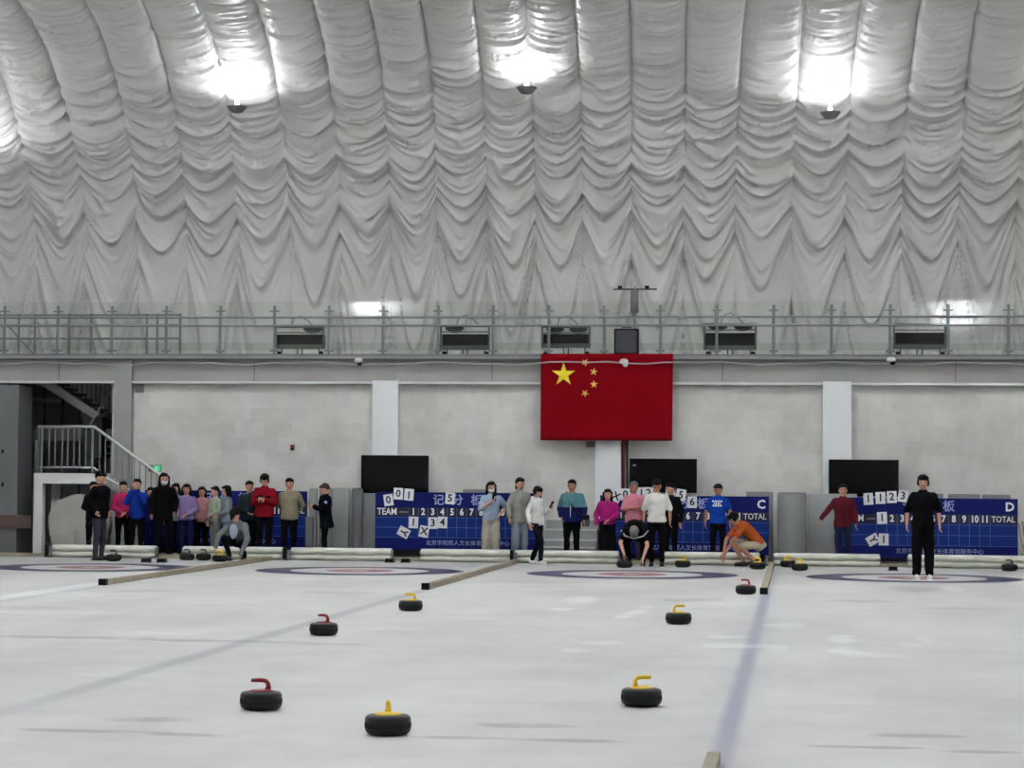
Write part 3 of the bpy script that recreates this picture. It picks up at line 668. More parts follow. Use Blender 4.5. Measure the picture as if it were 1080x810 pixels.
# ================================================================== SCOREBOARDS
BY = 46.0
def scoreboard(L_, px0, px1, pt, pb, label):
    a, b = at(px0, pt, BY), at(px1, pt, BY); zt_, zb_ = at((px0+px1)/2, pt, BY).z, at((px0+px1)/2, pb, BY).z
    W = b.x-a.x; Hh = zt_-zb_
    t = thing('scoreboard', label, 'scoreboard', (a.x, BY, 0))
    MB().box((0, 0, zb_), (W, .03, zt_)).build('panel', M_board, t)
    z = lambda f: zt_-Hh*f
    MB().box((.02, -.004, z(.42)), (W-.01, 0, z(.27))).build('heading_strip', M_strip, t)
    MB().box((.01, -.004, z(.79)), (W-.01, 0, z(.44))).build('grid_field', M_grid, t)
    lm = MB(); pitch = W*.0583; c1 = W*.232
    xs = [c1+pitch*(k-.5) for k in range(12)]
    for x in xs: lm.box((x-.004, -.006, z(.79)), (x+.004, -.004, z(.27)))
    for f in (.44, .615, .79): lm.box((.01, -.006, z(f)-.004), (W-.01, -.004, z(f)+.004))
    lm.build('grid_lines', M_line, t)
    text('heading_text', 'TEAM', .19, M_print, t, (W*.072, -.006, z(.345)), bold=.003, xs=.85)
    MB().box((W*.145, -.008, z(.36)), (W*.195, -.004, z(.335))).build('dash', M_grey, t)
    for k in range(11): text('heading_digit', str(k+1), .19, M_print, t, (c1+pitch*k, -.006, z(.345)), bold=.006, xs=.85)
    text('heading_text', 'TOTAL', .17, M_print, t, (W*.918, -.006, z(.345)), bold=.001, xs=.85)
    for ch, f in (('记', .383), ('分', .497), ('板', .612)): text('title_character', ch, .235, M_print2, t, (W*f, -.006, z(.14)), bold=.004)
    text('board_letter', L_, .24, M_print, t, (W*.955, -.006, z(.14)), bold=.008)
    text('footer_text', '北京市阳熙人文长体育馆服务中心', .115, M_print2, t, (W*.56, -.006, z(.885)))
    for x in (.15, W*.5, W-.15):
        MB().box((x-.03, .03, 0), (x+.03, .07, zt_-.1)).build('upright', M_dark, t)
        MB().box((x-.03, -.06, 0), (x+.03, .2, .04)).build('foot', M_dark, t)
    MB().box((.05, .0, .05), (W-.05, .03, zb_)).build('skirt', M_black, t)
    return t
scoreboard('A', 153, 324, 517.5, 577.5, 'blue scoreboard A, mostly hidden behind the left crowd')
scoreboard('B', 396, 571, 519.5, 580, 'blue scoreboard B under the left television with cards on it')
scoreboard('C', 633, 811, 523, 585, 'blue scoreboard C behind the man in blue and the crouching man')
scoreboard('D', 887, 1073.5, 525.5, 589, 'blue scoreboard D behind the man in black walking on the ice')
cm = MB().box((-.097, 0, -.118), (.097, .006, .118)).mesh('card', M_card)
def card(px, py, s, rot, where, board, k=1.0):
    p = at(px, py, BY-.03)
    t = thing('number_card', where, 'card', (p.x, BY-.02-card.n*.0007, p.z), group='number cards on scoreboard '+board); t.rotation_euler = (0, R(rot), 0); card.n += 1
    link('card', cm, t)
    if s: text('digit', s, .21, M_ink, t, (0, -.004, 0), bold=.005, ext=.001)
card.n = 0
card(409.6, 527.4, '0', -8, 'white card 0 above TEAM on board B, lower one of the two zeros', 'B')
card(420, 520.7, '0', 2, 'white card 0 sticking over the top edge of board B', 'B')
card(431.2, 521.7, '1', 184, 'white card with upside-down figure right of the zeros on board B', 'B')
card(474.6, 525.6, '5', 3, 'white card 5 covering part of the title characters of board B', 'B')
card(436, 551, '1', 2, 'white card 1 left of the purple cell in the upper row of board B', 'B')
card(456.5, 551.7, '3', 0, 'white card 3, left one of the touching pair on board B', 'B')
card(466.7, 551, '4', 2, 'white card 4, right one of the touching pair on board B', 'B')
card(425.7, 561.4, 'Y', 118, 'white card with tilted letter Y in the lower row of board B', 'B')
card(447.2, 560.6, 'X', 10, 'white card X in the lower row of board B', 'B')
card(650, 523.5, 'X', 25, 'white card X at the left end of board C above the girl in magenta', 'C')
card(659.5, 521.5, '0', 0, 'white card 0 on board C left of the person in pink', 'C')
card(676.5, 520.2, '1', 0, 'white card between the person in pink and the man in white', 'C')
card(684, 520, '2', 0, 'white card 2 just left of the head of the man in white', 'C')
card(707, 520, '4', 4, 'white card half hidden behind the person in black by the man in white', 'C')
card(718.2, 522.2, '5', 8, 'white card 5 on top edge of board C right of the man in white', 'C')
card(730, 529.6, '6', 0, 'white card 6 covering the title of board C', 'C')
card(915.8, 526.2, '1', -3, 'white card 1 at top of board D beside the man in maroon', 'D')
card(928.6, 525.2, '1', -2, 'second white card 1 at top of board D, left of card 2', 'D')
card(940.5, 524.2, '2', -2, 'white card 2 at top of board D', 'D')
card(952.4, 523.2, '3', 8, 'white card 3 at top of board D beside the head in black hair', 'D')
card(930.3, 546.3, '1', -3, 'white card 1 over the heading strip of board D', 'D')
card(920.5, 569.3, 'Y', 60, 'white card with tilted letter in lower row of board D', 'D')
card(932, 569, '1', 0, 'white card 1 in lower row of board D', 'D')

# ================================================================== WALL MATS, ROLLS, STEPS
def mat_panel(p0, p1, pt, m, label, Y=46.75, th=.12):
    a, b = at(p0, pt, Y), at(p1, pt, Y)
    mb = MB().box((0, 0, 0), (b.x-a.x, th, a.z))
    mb.build('padding_mat', m, label=label, cat='mat', loc=(a.x, Y, 0), bevel=.02, group='grey padding mats along the back wall')
mat_panel(326, 334, 515, M_matl, 'narrow pale grey mat standing directly right of scoreboard A', 46.5)
mat_panel(351, 368, 514.5, M_matl, 'pale grey standing mat right of the person in the long black coat')
mat_panel(382, 397, 521, M_mat, 'grey standing mat directly left of scoreboard B', 46.4)
mat_panel(488, 513, 516, M_mat, 'grey mat whose top shows above scoreboard B beside woman in pale blue')
mat_panel(787, 815.5, 518.5, M_mat, 'grey mat standing behind the right end of scoreboard C', 46.4)
mat_panel(852.5, 904, 520.5, M_matl, 'wide pale grey mat behind the man in maroon shirt', 46.6)
mat_panel(980, 995, 520.5, M_mat, 'grey mat top above scoreboard D just right of the walking man')
mat_panel(1000, 1034, 521, M_mat, 'grey mat top above middle of scoreboard D')
mat_panel(1036, 1066, 521.5, M_mat, 'grey mat top above right end of scoreboard D')
mat_panel(322, 330, 545, M_mat2, 'short dark grey mat in front of the right edge of scoreboard A', 45.2)
def mat_roll(p0, p1, pt, m, label, Y):
    a, b = at(p0, pt, Y), at(p1, pt, Y); r = (b.x-a.x)/2
    t = thing('rolled_mat', label, 'mat', ((a.x+b.x)/2, Y+r, 0), group='rolled mats standing on end')
    MB().lathe([(r, 0), (r*1.0, .1), (r*.97, a.z*.5), (r, a.z-.04), (r-.02, a.z)], 32).build('roll', m, t, smooth=True)
    MB().tube([((r-.01-.007*k*.45)*cos(-pi/2+k*.5), (r-.01-.007*k*.45)*sin(-pi/2+k*.5), a.z+.003) for k in range(30)], .006, 4).build('wound_edge', M_dark, t)
mat_roll(335.5, 349.5, 515, M_mat, 'grey rolled mat standing left behind the person in black coat', 46.2)
mat_roll(370, 382, 515, M_mat2, 'dark narrow rolled mat under the left edge of the left television', 46.2)
mat_roll(819.5, 851, 520, M_mat, 'fat grey rolled mat standing between scoreboards C and D', 45.7)
sx0, sx1 = at(575, 570, 46.2).x, at(630, 570, 46.2).x
sp_ = thing('step_platform', 'white tiered steps behind the man in teal and navy jacket', 'steps', (sx0, 45.6, 0))
hs = [at(610, y, 45.8+.3*k).z for k, y in enumerate((577, 569, 558, 547))]
for k, hz in enumerate(hs):
    MB().box((0, .28*k, 0), (sx1-sx0, .28*k+.28, hz-.03)).build('riser', M_matl, sp_)
    MB().box((-.01, .28*k-.03, hz-.03), (sx1-sx0+.01, .28*k+.28, hz)).build('tread', M_white, sp_)
# leaning broom handles at the far right
for k, (p, y0, y1) in enumerate((((1074.5, 1080), 552, 590), ((1078, 1084), 550, 592), ((1083, 1077), 560, 592))):
    a, b = at(p[0], y0, 45.1+.3*k), at(p[1], y1, 45.0+.3*k); b.z = max(b.z, .0)
    t = thing('broom', ['wooden broom leaning beside scoreboard D, nearest to the board', 'wooden broom leaning at the right edge, tallest one', 'wooden broom leaning the other way at the right edge'][k], 'broom', b)
    MB().tube([Vector((0, 0, .02)), a-b], .018).build('handle', M_wood, t)
    MB().box((-.1, -.04, 0), (.1, .04, .05)).build('head', M_black, t)

# ================================================================== FOAM BUMPERS, DIVIDERS, HACKS
def bumper(p0, p1, label, seed=0):
    Y = 44.15; a, b = at(p0, 590, Y).x, at(p1, 590, Y).x; L_ = b-a; hz = .245
    t = thing('foam_bumper', label, 'bumper', (a, Y, .0), group='foam bumpers along the back of the ice')
    def lobe(zc, rz, ry, y0):
        m = MB(); n = max(4, int(L_/.18)); pts = []; r1 = []; r2 = []
        for k in range(n+1):
            f = k/n; e = .82 if k in (0, n) else 1
            pts.append((L_*f, y0, zc+.006*sin(k*1.7+seed))); r1.append(ry*e*(1+.03*sin(k*2.3+seed))); r2.append(rz*e*(1+.04*sin(k*1.3+seed*2)))
        return m.tube(pts, r1, 14, ry=r2, right=(0, 1, 0))
    lobe(.066, .064, .13, .13).build('lower_roll', M_foam, t, smooth=True)
    lobe(.178, .068, .14, .13).build('upper_roll', M_foam, t, smooth=True)
    m = MB(); m.tube([(0.01, .13, .19), (L_-.01, .13, .19)], [.125, .125], 12, ry=[.062, .062], right=(0, 1, 0)); m.build('top_cover', M_foamtop, t, smooth=True)
    for x in (-.012, L_): MB().box((x, .02, .03), (x+.012, .24, .22)).build('end_cap', M_grey, t, bevel=.004)
bumper(54, 163, 'white foam bumper of sheet A, left half, at the stairs', 1)
bumper(192, 297, 'white foam bumper behind the squatting thrower, right half of sheet A', 2)
bumper(306, 412, 'white foam bumper below the person in black coat, left half of sheet B', 3)
bumper(443, 539.5, 'white foam bumper under scoreboard B and woman in white trousers', 4)
bumper(542.5, 652, 'white foam bumper below the man in teal and navy jacket', 5)
bumper(698, 801, 'white foam bumper below the man in blue, right half of sheet C', 6)
bumper(816, 928, 'white foam bumper below the man in maroon, left half of sheet D', 7)
bumper(958, 1090, 'white foam bumper at the right edge, right half of sheet D', 8)
for p, lb in ((50, 'dark bracket at the left end of the bumpers'), (301.5, 'dark bracket between the bumpers of sheets A and B'), (541, 'dark bracket between the bumpers of sheets B and C'), (806, 'tall dark bracket between the bumpers of sheets C and D')):
    q = at(p, 590, 44.1); t = thing('bumper_bracket', lb, 'bracket', (q.x, 44.1, 0))
    MB().box((-.07, 0, 0), (.07, .14, .03)).build('base', M_dark, t)
    MB().box((-.06, .0, .03), (-.01, .12, .25)).build('post', M_black, t); MB().box((.02, .02, .03), (.07, .1, .2)).build('post', M_grey, t)
for p in (153, 169.5, 410, 427, 942):
    q = ground(p, 593.5 if p < 500 else 602)
    t = thing('hack', {153: 'left black rubber hack of sheet A', 169.5: 'right black rubber hack of sheet A', 410: 'left black rubber hack of sheet B', 427: 'right black rubber hack of sheet B', 942: 'black rubber hack of sheet D left of the walking man'}[p], 'hack', (q.x, q.y, 0), group='starting hacks behind the houses')
    MB().prism([(-.08, 0), (.08, 0), (.075, .075), (-.075, .075)], 0, .16).build('rubber_block', M_black, t); MB().box((-.095, -.03, 0), (.095, .2, .012)).build('base_plate', M_dark, t)
def divider(X, y0, y1, label, m, cap=True, w_=.045, h_=.085):
    t = thing('lane_divider', label, 'divider', (X, y0, 0))
    n = max(1, int((y1-y0)/2.7))
    for k in range(n):
        a = (y1-y0)*k/n; b = (y1-y0)*(k+1)/n-.008; MB().box((-w_, a, 0), (w_, b, h_)).build('beam', m, t, bevel=.006)
    if cap: MB().box((-w_-.012, -.1, 0), (w_+.012, .02, h_+.012)).build('end_cap', M_black, t, bevel=.005)
divider(DIV_X[0], 33.1, 43.9, 'beige divider between sheets A and B', M_wood)
divider(DIV_X[1], 33.1, 43.9, 'beige divider between sheets B and C', M_wood)
divider(DIV_X[2], 33.1, 43.9, 'grey beige divider between sheets C and D at the far end', M_wood)
divider(DIV_X[2]+.0, 6.0, 13.2, 'near end of grey divider at the bottom edge of the picture', M_wood, cap=False, w_=.038, h_=.07)
MB().box((DIV_X[2]-.036, 13.2, .005), (DIV_X[2]+.036, 13.202, .066)).build('divider_end', M_grey, bpy.data.objects['lane_divider.003'], loc=(-DIV_X[2], -6.0, 0))

# ================================================================== STONES
body_me = MB().lathe([(.06, 0), (.09, .002), (.118, .008), (.133, .018), (.140, .029), (.1418, .038), (.1418, .088), (.140, .097), (.134, .105), (.124, .111), (.105, .1145), (.0, .115)], 36).mesh('granite_body', M_granite, True)
band_me = MB().lathe([(.1405, .041), (.1435, .044), (.1445, .058), (.1435, .072), (.1405, .075)], 36).mesh('striking_band', M_gband, True)
def handle_me(m):
    pl = MB().lathe([(.082, .112), (.084, .118), (.07, .124), (.03, .128), (0, .129)], 28).mesh('handle_plate', m, True)
    path = [(.045, 0, .122), (.05, 0, .145), (.045, 0, .166), (.03, 0, .178), (.005, 0, .182), (-.03, 0, .182), (-.068, 0, .180)]
    hd = MB().tube(path, [.024, .018, .0155, .0155, .0145, .0145, .012], 12, ry=[.016, .014, .0125, .0125, .0125, .0125, .011]).mesh('handle_grip', m, True)
    return pl, hd
HM = {'red': handle_me(M_hred), 'yellow': handle_me(M_hyel), 'dark': handle_me(M_hdark)}
def stone(px, py, colr, ang, label, dy=.05):
    g = ground(px, py)
    t = thing('curling_stone', label, 'curling stone', (g.x, g.y+dy, 0), R(ang), 'curling stones on the ice')
    link('granite_body', body_me, t); link('striking_band', band_me, t)
    link('handle_plate', HM[colr][0], t); link('handle_grip', HM[colr][1], t)
    t.scale = (1.03, 1.03, 1.14)
    return t
stone(273.5, 749.5, 'red', 0, 'dark curling stone with red handle, nearest of the red ones')
stone(407.5, 776, 'yellow', 100, 'curling stone with yellow handle pointing at the viewer, nearest of all')
stone(676, 745.5, 'yellow', 205, 'curling stone with yellow handle, right of centre in the foreground')
stone(340.3, 670.5, 'red', 335, 'curling stone with red handle in the middle distance of sheet B')
stone(432.3, 644.5, 'yellow', 15, 'curling stone with yellow handle near the far end of sheet B')
stone(715.3, 658.5, 'yellow', 200, 'curling stone with yellow handle in the middle distance of sheet C')
stone(786.5, 627, 'red', 20, 'curling stone with dull red handle just left of divider C D')
stone(720, 598.5, 'yellow', 0, 'curling stone with yellow handle in front of bumper below man in blue')
stone(799, 600.5, 'yellow', 0, 'curling stone with yellow handle at the feet of the crouching man')
stone(831, 598.5, 'yellow', 170, 'curling stone with yellow handle right of divider, left one of two')
stone(843.5, 602, 'yellow', 10, 'curling stone with yellow handle right of divider, right one of two')
stone(119, 592, 'dark', 0, 'dark curling stone at the feet of man in black jacket')
stone(196.5, 591, 'dark', 0, 'dark curling stone by the left bumper, left one of a pair')
stone(214, 591, 'dark', 0, 'dark curling stone by the left bumper, right one of a pair')
ST1 = stone(231.5, 592.5, 'yellow', 0, 'curling stone with yellow handle held by the squatting thrower')
ST2 = stone(658.5, 599, 'dark', 0, 'curling stone under the hand of the bending thrower in black')
stone(1065, 602.5, 'dark', 0, 'dark curling stone alone at the right edge before the bumper')

#PEOPLE
# ================================================================== PEOPLE
def remeshed(mb, name, mats, voxel, amp=0.0, freq=11.0, split=None, keep=None, smooth_it=2, seed=0):
    """all overlapping shapes of mb become one continuous surface; split: z values between materials"""
    me = mb.mesh('tmp'); o = bpy.data.objects.new('tmp', me); col.objects.link(o)
    m = o.modifiers.new('r', 'REMESH'); m.mode = 'VOXEL'; m.voxel_size = voxel; m.use_smooth_shade = True
    sm_ = o.modifiers.new('s', 'SMOOTH'); sm_.iterations = smooth_it; sm_.factor = .5
    dg = bpy.context.evaluated_depsgraph_get(); out = bpy.data.meshes.new_from_object(o.evaluated_get(dg))
    bpy.data.objects.remove(o); bpy.data.meshes.remove(me)
    n = len(out.vertices)
    if amp and n:
        co = np.empty(n*3); out.vertices.foreach_get('co', co); co = co.reshape(-1, 3)
        no = np.empty(n*3); out.vertices.foreach_get('normal', no); no = no.reshape(-1, 3)
        f = vnoise(co[:, 2]*freq+co[:, 0]*freq*.5+seed*3.1, (co[:, 0]-co[:, 1])*freq*.55+seed, 3) + .5*vnoise(co[:, 2]*freq*2.1, (co[:, 0]+co[:, 1])*freq*1.3+seed*7, 8)
        co += no*(f*amp)[:, None]; out.vertices.foreach_set('co', co.ravel())
    out.materials.clear()
    for mt in mats: out.materials.append(mt)
    if split:
        idx = []
        for p in out.polygons: idx.append(sum(1 for z in split if p.center.z < z))
        out.polygons.foreach_set('material_index', idx)
    out.name = name; out.update(); return out

ARMS = {
 'down': ((.255, -.02, 1.15), (.265, .04, .91)), 'phone': ((.235, .02, 1.13), (.07, .27, 1.20)),
 'pocket': ((.27, -.07, 1.15), (.21, .05, .95)), 'crossed': ((.225, .06, 1.15), (-.03, .20, 1.17)),
 'face': ((.21, .17, 1.20), (.06, .17, 1.47)), 'out': ((.31, .02, 1.17), (.46, .06, .99)),
 'behind': ((.26, -.12, 1.16), (.06, -.17, .98)), 'clasp': ((.24, .02, 1.13), (.05, .20, 1.02)),
 'hip': ((.34, -.06, 1.17), (.19, .04, 1.02)), 'chestphone': ((.23, .05, 1.14), (.02, .22, 1.30)),
 'hold': ((.25, .0, 1.14), (.16, .22, 1.05)), 'swing': ((.26, -.08, 1.15), (.28, -.10, .92)), 'raise': ((.24, .08, 1.14), (.26, .30, 1.26)),
}
def lerp(a, b, t): return a+(b-a)*t
eye_me = MB().ell((0, 0, 0), (.013, .007, .008), nu=8, nv=6).mesh('eye', M_eye, True)
brow_me = MB().ell((0, 0, 0), (.018, .006, .004), nu=8, nv=4).mesh('eyebrow', M_hair, True)
mouth_me = MB().ell((0, 0, 0), (.022, .007, .006), nu=8, nv=6).mesh('mouth', M_lip, True)

def hand(mb, W, d, side, curl):
    d = Vector(d).normalized(); s = Vector(side); s = (s-d*s.dot(d)).normalized(); n = d.cross(s)
    Mx = Matrix((s, n, d)).transposed()
    mb.ell(W+d*.045, (.038, .017, .05), Mx, 10, 6)
    for k, ln in enumerate((.062, .072, .068, .052)):
        b0 = W+d*.082+s*(-.027+.018*k); b1 = b0+(d*cos(curl)+n*sin(curl))*ln*.5; b2 = b1+(d*cos(curl*2)+n*sin(curl*2))*ln*.5
        mb.tube([b0-d*.012, b0, b1, b2], [.0085, .009, .0085, .0065], 6)
    t0 = W+d*.03-s*.032; mb.tube([t0, t0-s*.022+d*.022+n*.006, t0-s*.028+d*.052+n*.014], [.012, .0105, .008], 6)
    return W+d*.09+n*.02

def person(label, px, Y, top, turn=0, ra='down', la='down', upper=(60, 60, 60), lower=(20, 20, 24), sleeve='long', hem=-.12,
           loose=.028, upper2=None, split=None, wide=0.0, shoes='dark', hair='short', hairm=None, mask=False, skin=None,
           head=(0, 8), pose=None, inner=None, foot=None, shorts=False, kinds=('jacket', 'trousers'), seed=1, fat=1.0, z0=-.02, H=None, cat='person', stride=0):
    wp = at(px, top, Y); base = Vector((wp.x, Y, z0))
    Hh = H or (wp.z - z0); s = Hh/1.72; sk = skin or M_skin
    rt = R(180+turn)
    t = thing('person', label, cat, base, rt)
    P = Vector((0, 0, .93)); Nn = Vector((0, .01, 1.455)); Mc = (P+Nn)/2+Vector((0, .03, 0)); headdir = Vector((0, .12, 1)).normalized()
    ankles = [Vector((.105, stride*.5, .085)), Vector((-.105, -stride*.5, .085))]; knees = [Vector((.10, .03+stride*.45, .49)), Vector((-.10, .03-stride*.1, .49))]
    el = []; wr = []
    for sgn, a in ((1, ra), (-1, la)):
        e, w_ = ARMS[a] if isinstance(a, str) else a
        el.append(Vector((e[0]*sgn, e[1], e[2]))); wr.append(Vector((w_[0]*sgn, w_[1], w_[2])))
    twist = 0
    if pose:
        P = Vector(pose.get('P', P)); Nn = Vector(pose.get('N', Nn)); Mc = Vector(pose.get('M', (P+Nn)/2)); headdir = Vector(pose.get('hd', headdir)).normalized()
        knees = [Vector(q) for q in pose.get('K', knees)]; ankles = [Vector(q) for q in pose.get('A', ankles)]
        if 'E' in pose: el = [Vector(q) for q in pose['E']]; wr = [Vector(q) for q in pose['W']]
    sc = lambda v: v*s
    P, Nn, Mc = P*s, Nn*s, Mc*s; knees = [k*s for k in knees]; ankles = [k*s for k in ankles]; el = [k*s for k in el]; wr = [k*s for k in wr]
    X = Vector((1, 0, 0))
    cv = lambda q: P*(1-q)**2 + Mc*2*q*(1-q) + Nn*q*q if q >= 0 else P + (P-Mc).normalized()*(-q)*(Nn-P).length*1.0
    def torso(mb, add, t0, t1, n=16):
        prof_ = [(-.5, .17, .125), (-.2, .165, .115), (-.08, .158, .108), (.08, .155, .105), (.25, .142, .098), (.5, .155, .104), (.72, .168, .108), (.82, .166, .10), (.89, .135, .092), (.95, .095, .08), (1.0, .066, .064)]
        ts = [t0]+[q[0] for q in prof_ if t0 < q[0] < t1]+[t1]; xs = [q[0] for q in prof_]
        pts = [cv(q) for q in ts]
        r1 = [(float(np.interp(q, xs, [a[1] for a in prof_]))*fat+add)*s for q in ts]; r2 = [(float(np.interp(q, xs, [a[2] for a in prof_]))*fat**1.5+add)*s for q in ts]
        mb.tube(pts, r1, n, ry=r2, right=(1, 0, 0))
    shp = cv(.835); sh = [shp+X*.150*s*(.5+.5*fat), shp-X*.165*s*(.5+.5*fat)]
    hips = [P+X*.088*s, P-X*.088*s]
    # head frame
    hy, hp = R(head[0]), R(head[1])
    Mh = Matrix.Rotation(-hy, 3, 'Z') @ Matrix.Rotation(-hp, 3, 'X')
    if pose and 'hd' in pose:
        q = Vector((0, 0, 1)).rotation_difference(headdir); Mh = q.to_matrix() @ Mh
    hc = Nn + headdir*.143*s; sb_ = s; h_ = s*1.08
    hm = lambda *v: hc + Mh @ (Vector(v)*h_)
    b = MB()
    torso(b, 0, -.1, 1.0, 14)
    b.cone(Nn-headdir*.05*s, hc-headdir*.04*s, .056*s, .052*s)
    b.ell(hm(0, 0, 0), (.077*h_, .094*h_, .106*h_), Mh, 16, 12); b.ell(hm(0, .028, -.058), (.056*h_, .06*h_, .052*h_), Mh)
    b.cone(hm(0, .086, .008), hm(0, .106, -.022), .011*h_, .017*h_, 8)
    for sg in (1, -1): b.ell(hm(sg*.078, -.004, -.01), (.013*h_, .02*h_, .03*h_), Mh, 8, 6)
    for k in (0, 1):
        b.cone(sh[k], el[k], .050*s, .040*s); b.cone(el[k], wr[k], .040*s, .027*s)
        b.cone(hips[k], knees[k], .082*s*fat, .055*s); kk = lerp(knees[k], ankles[k], .35)
        b.cone(knees[k], kk, .053*s, .054*s); b.cone(kk, ankles[k], .054*s, .036*s)
    me = remeshed(b, 'body', [sk], .0145*s)
    hb = MB(); grips = []
    for k in (0, 1):
        fd = (wr[k]-el[k]).normalized(); hd_ = fd
        if pose and 'HD' in pose: hd_ = Vector(pose['HD'][k])
        grips.append(hand(hb, wr[k], hd_, (0, -1, 0) if abs(fd.y) < .8 else (0, 0, 1), .45 if k == 0 else .35))
    bm = bmesh.new(); bm.from_mesh(me); tm = hb.mesh('tmp', sk, True); bm.from_mesh(tm); bm.to_mesh(me); bm.free(); bpy.data.meshes.remove(tm)
    me.polygons.foreach_set('use_smooth', [True]*len(me.polygons))
    link('body', me, t)
    # face
    for sg in (1, -1):
        e = link('eye', eye_me, t, loc=hm(sg*.031, .088, .014)); e.rotation_euler = Mh.to_euler(); e.scale = (s, s, s)
        e = link('eyebrow', brow_me, t, loc=hm(sg*.032, .087, .036)); e.rotation_euler = Mh.to_euler(); e.scale = (s, s, s)
    if mask:
        mk = MB().ell(hm(0, .045, -.05), (.066*h_, .066*h_, .05*h_), Mh); mk.build('face_mask', M_mask, t, smooth=True)
    else:
        e = link('mouth', mouth_me, t, loc=hm(0, .088, -.055)); e.rotation_euler = Mh.to_euler(); e.scale = (s, s, s)
    # hair
    hr = MB(); hr.ell(hm(0, -.030, .02), (.084*h_, .090*h_, .096*h_), Mh, 14, 10)
    if hair != 'buzz':
        hr.ell(hm(0, .035, .082), (.066*h_, .056*h_, .032*h_), Mh); hr.ell(hm(0, -.02, .055), (.088*h_, .088*h_, .07*h_), Mh)
    if hair in ('long', 'bob'):
        L = -.24 if hair == 'long' else -.11
        for sg in (1, -1): hr.cone(hm(sg*.075, .0, .03), hm(sg*.088, .0, L), .034*h_, .028*h_)
        hr.ell(hm(0, -.055, L/2), (.09*h_, .05*h_, (-L*.5+.07)*h_), Mh)
        for xo_ in (-.05, 0, .05): hr.cone(hm(xo_, -.07, -.02), hm(xo_, -.065, L), .04*h_, .03*h_)
    if hair == 'mop':
        hr.ell(hm(0, .036, .07), (.088*h_, .068*h_, .048*h_), Mh)
        for sg in (1, -1): hr.ell(hm(sg*.075, .01, -.005), (.018*h_, .045*h_, .052*h_), Mh)
    if hair == 'pony':
        hr.cone(hm(0, -.09, .05), hm(0, -.13, -.12), .035*h_, .018*h_)
    if hair == 'cap':
        hr.cone(hm(0, .06, .06), hm(0, .13, .045), .05*h_, .03*h_)
    link('cap' if hair == 'cap' else 'hair', remeshed(hr, 'hair', [hairm or M_hair], .011*s, .006, 34, smooth_it=1, seed=seed), t)
    # upper garment
    g = MB(); torso(g, loose*.9, hem, .97, 18)
    fr = {'long': 1.0, 'elbow': .12, 'short': -.45}[sleeve]
    for k in (0, 1):
        ra_ = .060+loose*.45
        if fr < 0: g.cone(sh[k], lerp(sh[k], el[k], 1+fr*.7), ra_*s, (ra_-.004)*s)
        else:
            g.cone(sh[k], el[k], ra_*s, (ra_-.012)*s); g.cone(el[k], lerp(el[k], wr[k], fr*.93), (ra_-.012)*s, (.04+loose*.35)*s)
    g.tube([cv(.9), cv(1.0)+headdir*.004*s, cv(1.0)+headdir*.03*s], [.10*s, .072*s, .064*s], 12, ry=[.085*s, .070*s, .064*s], right=(1, 0, 0))
    mats = [cloth(upper)] + ([cloth(upper2)] if upper2 else [])
    link(kinds[0], remeshed(g, kinds[0], mats, .0155*s, .009, 10, split=[q*s for q in split] if split else None, seed=seed), t)
    # trousers
    g = MB(); torso(g, .014, -.16, .14, 16)
    for k in (0, 1):
        end = lerp(knees[k], ankles[k], .93) if not shorts else lerp(hips[k], knees[k], .95)
        g.cone(hips[k], lerp(hips[k], knees[k], .95) if shorts else knees[k], (.094+wide*.3)*s*fat, (.068+wide)*s)
        if not shorts: g.cone(knees[k], end, (.068+wide)*s, (.052+wide)*s)
    link(kinds[1], remeshed(g, kinds[1], [cloth(lower)], .0155*s, .008, 9, seed=seed+4), t)
    # shoes
    for k in (0, 1):
        a = ankles[k]; sh_ = MB(); zz = max(a.z-.05*s, .035*s) if pose else .035*s
        sh_.ell((a.x, a.y+.055*s, zz+.008*s), (.045*s, .13*s, .042*s), None, 12, 8); sh_.ell((a.x, a.y, zz+.03*s), (.042*s, .055*s, .05*s))
        sh_.box((a.x-.042*s, a.y-.07*s, zz-.034*s), (a.x+.042*s, a.y+.17*s, zz-.012*s))
        sh_.build('shoe', M_shoe if shoes == 'white' else M_shoed, t, smooth=True)
    t['_s'] = s
    info = dict(t=t, s=s, grips=grips, hm=hm, Mh=Mh, cv=cv, wr=wr, M=Matrix.Translation(base) @ Matrix.Rotation(rt, 4, 'Z'))
    del t['_s']
    return info
def phone(pi_, k, label, tilt=-35, turn=0):
    p = pi_['M'] @ pi_['grips'][k]
    t = thing('phone', label, 'phone', p + Vector((0, 0, .02)), pi_['t'].rotation_euler.z+R(turn)); t.rotation_euler.x = R(tilt)
    MB().box((-.037, -.005, -.075), (.037, .004, .075)).build('case', M_black, t, bevel=.003)
    MB().box((-.034, -.0065, -.07), (.034, -.005, .07)).build('screen', M_screen, t)
def strap(pi_, name, mat, pts, r=.02, r2=.005, **k):
    mb = MB().tube([Vector(p)*pi_['s'] for p in pts], r, 8, ry=[r2]*len(pts)); return mb.build(name, mat, pi_['t'], smooth=True, **k)

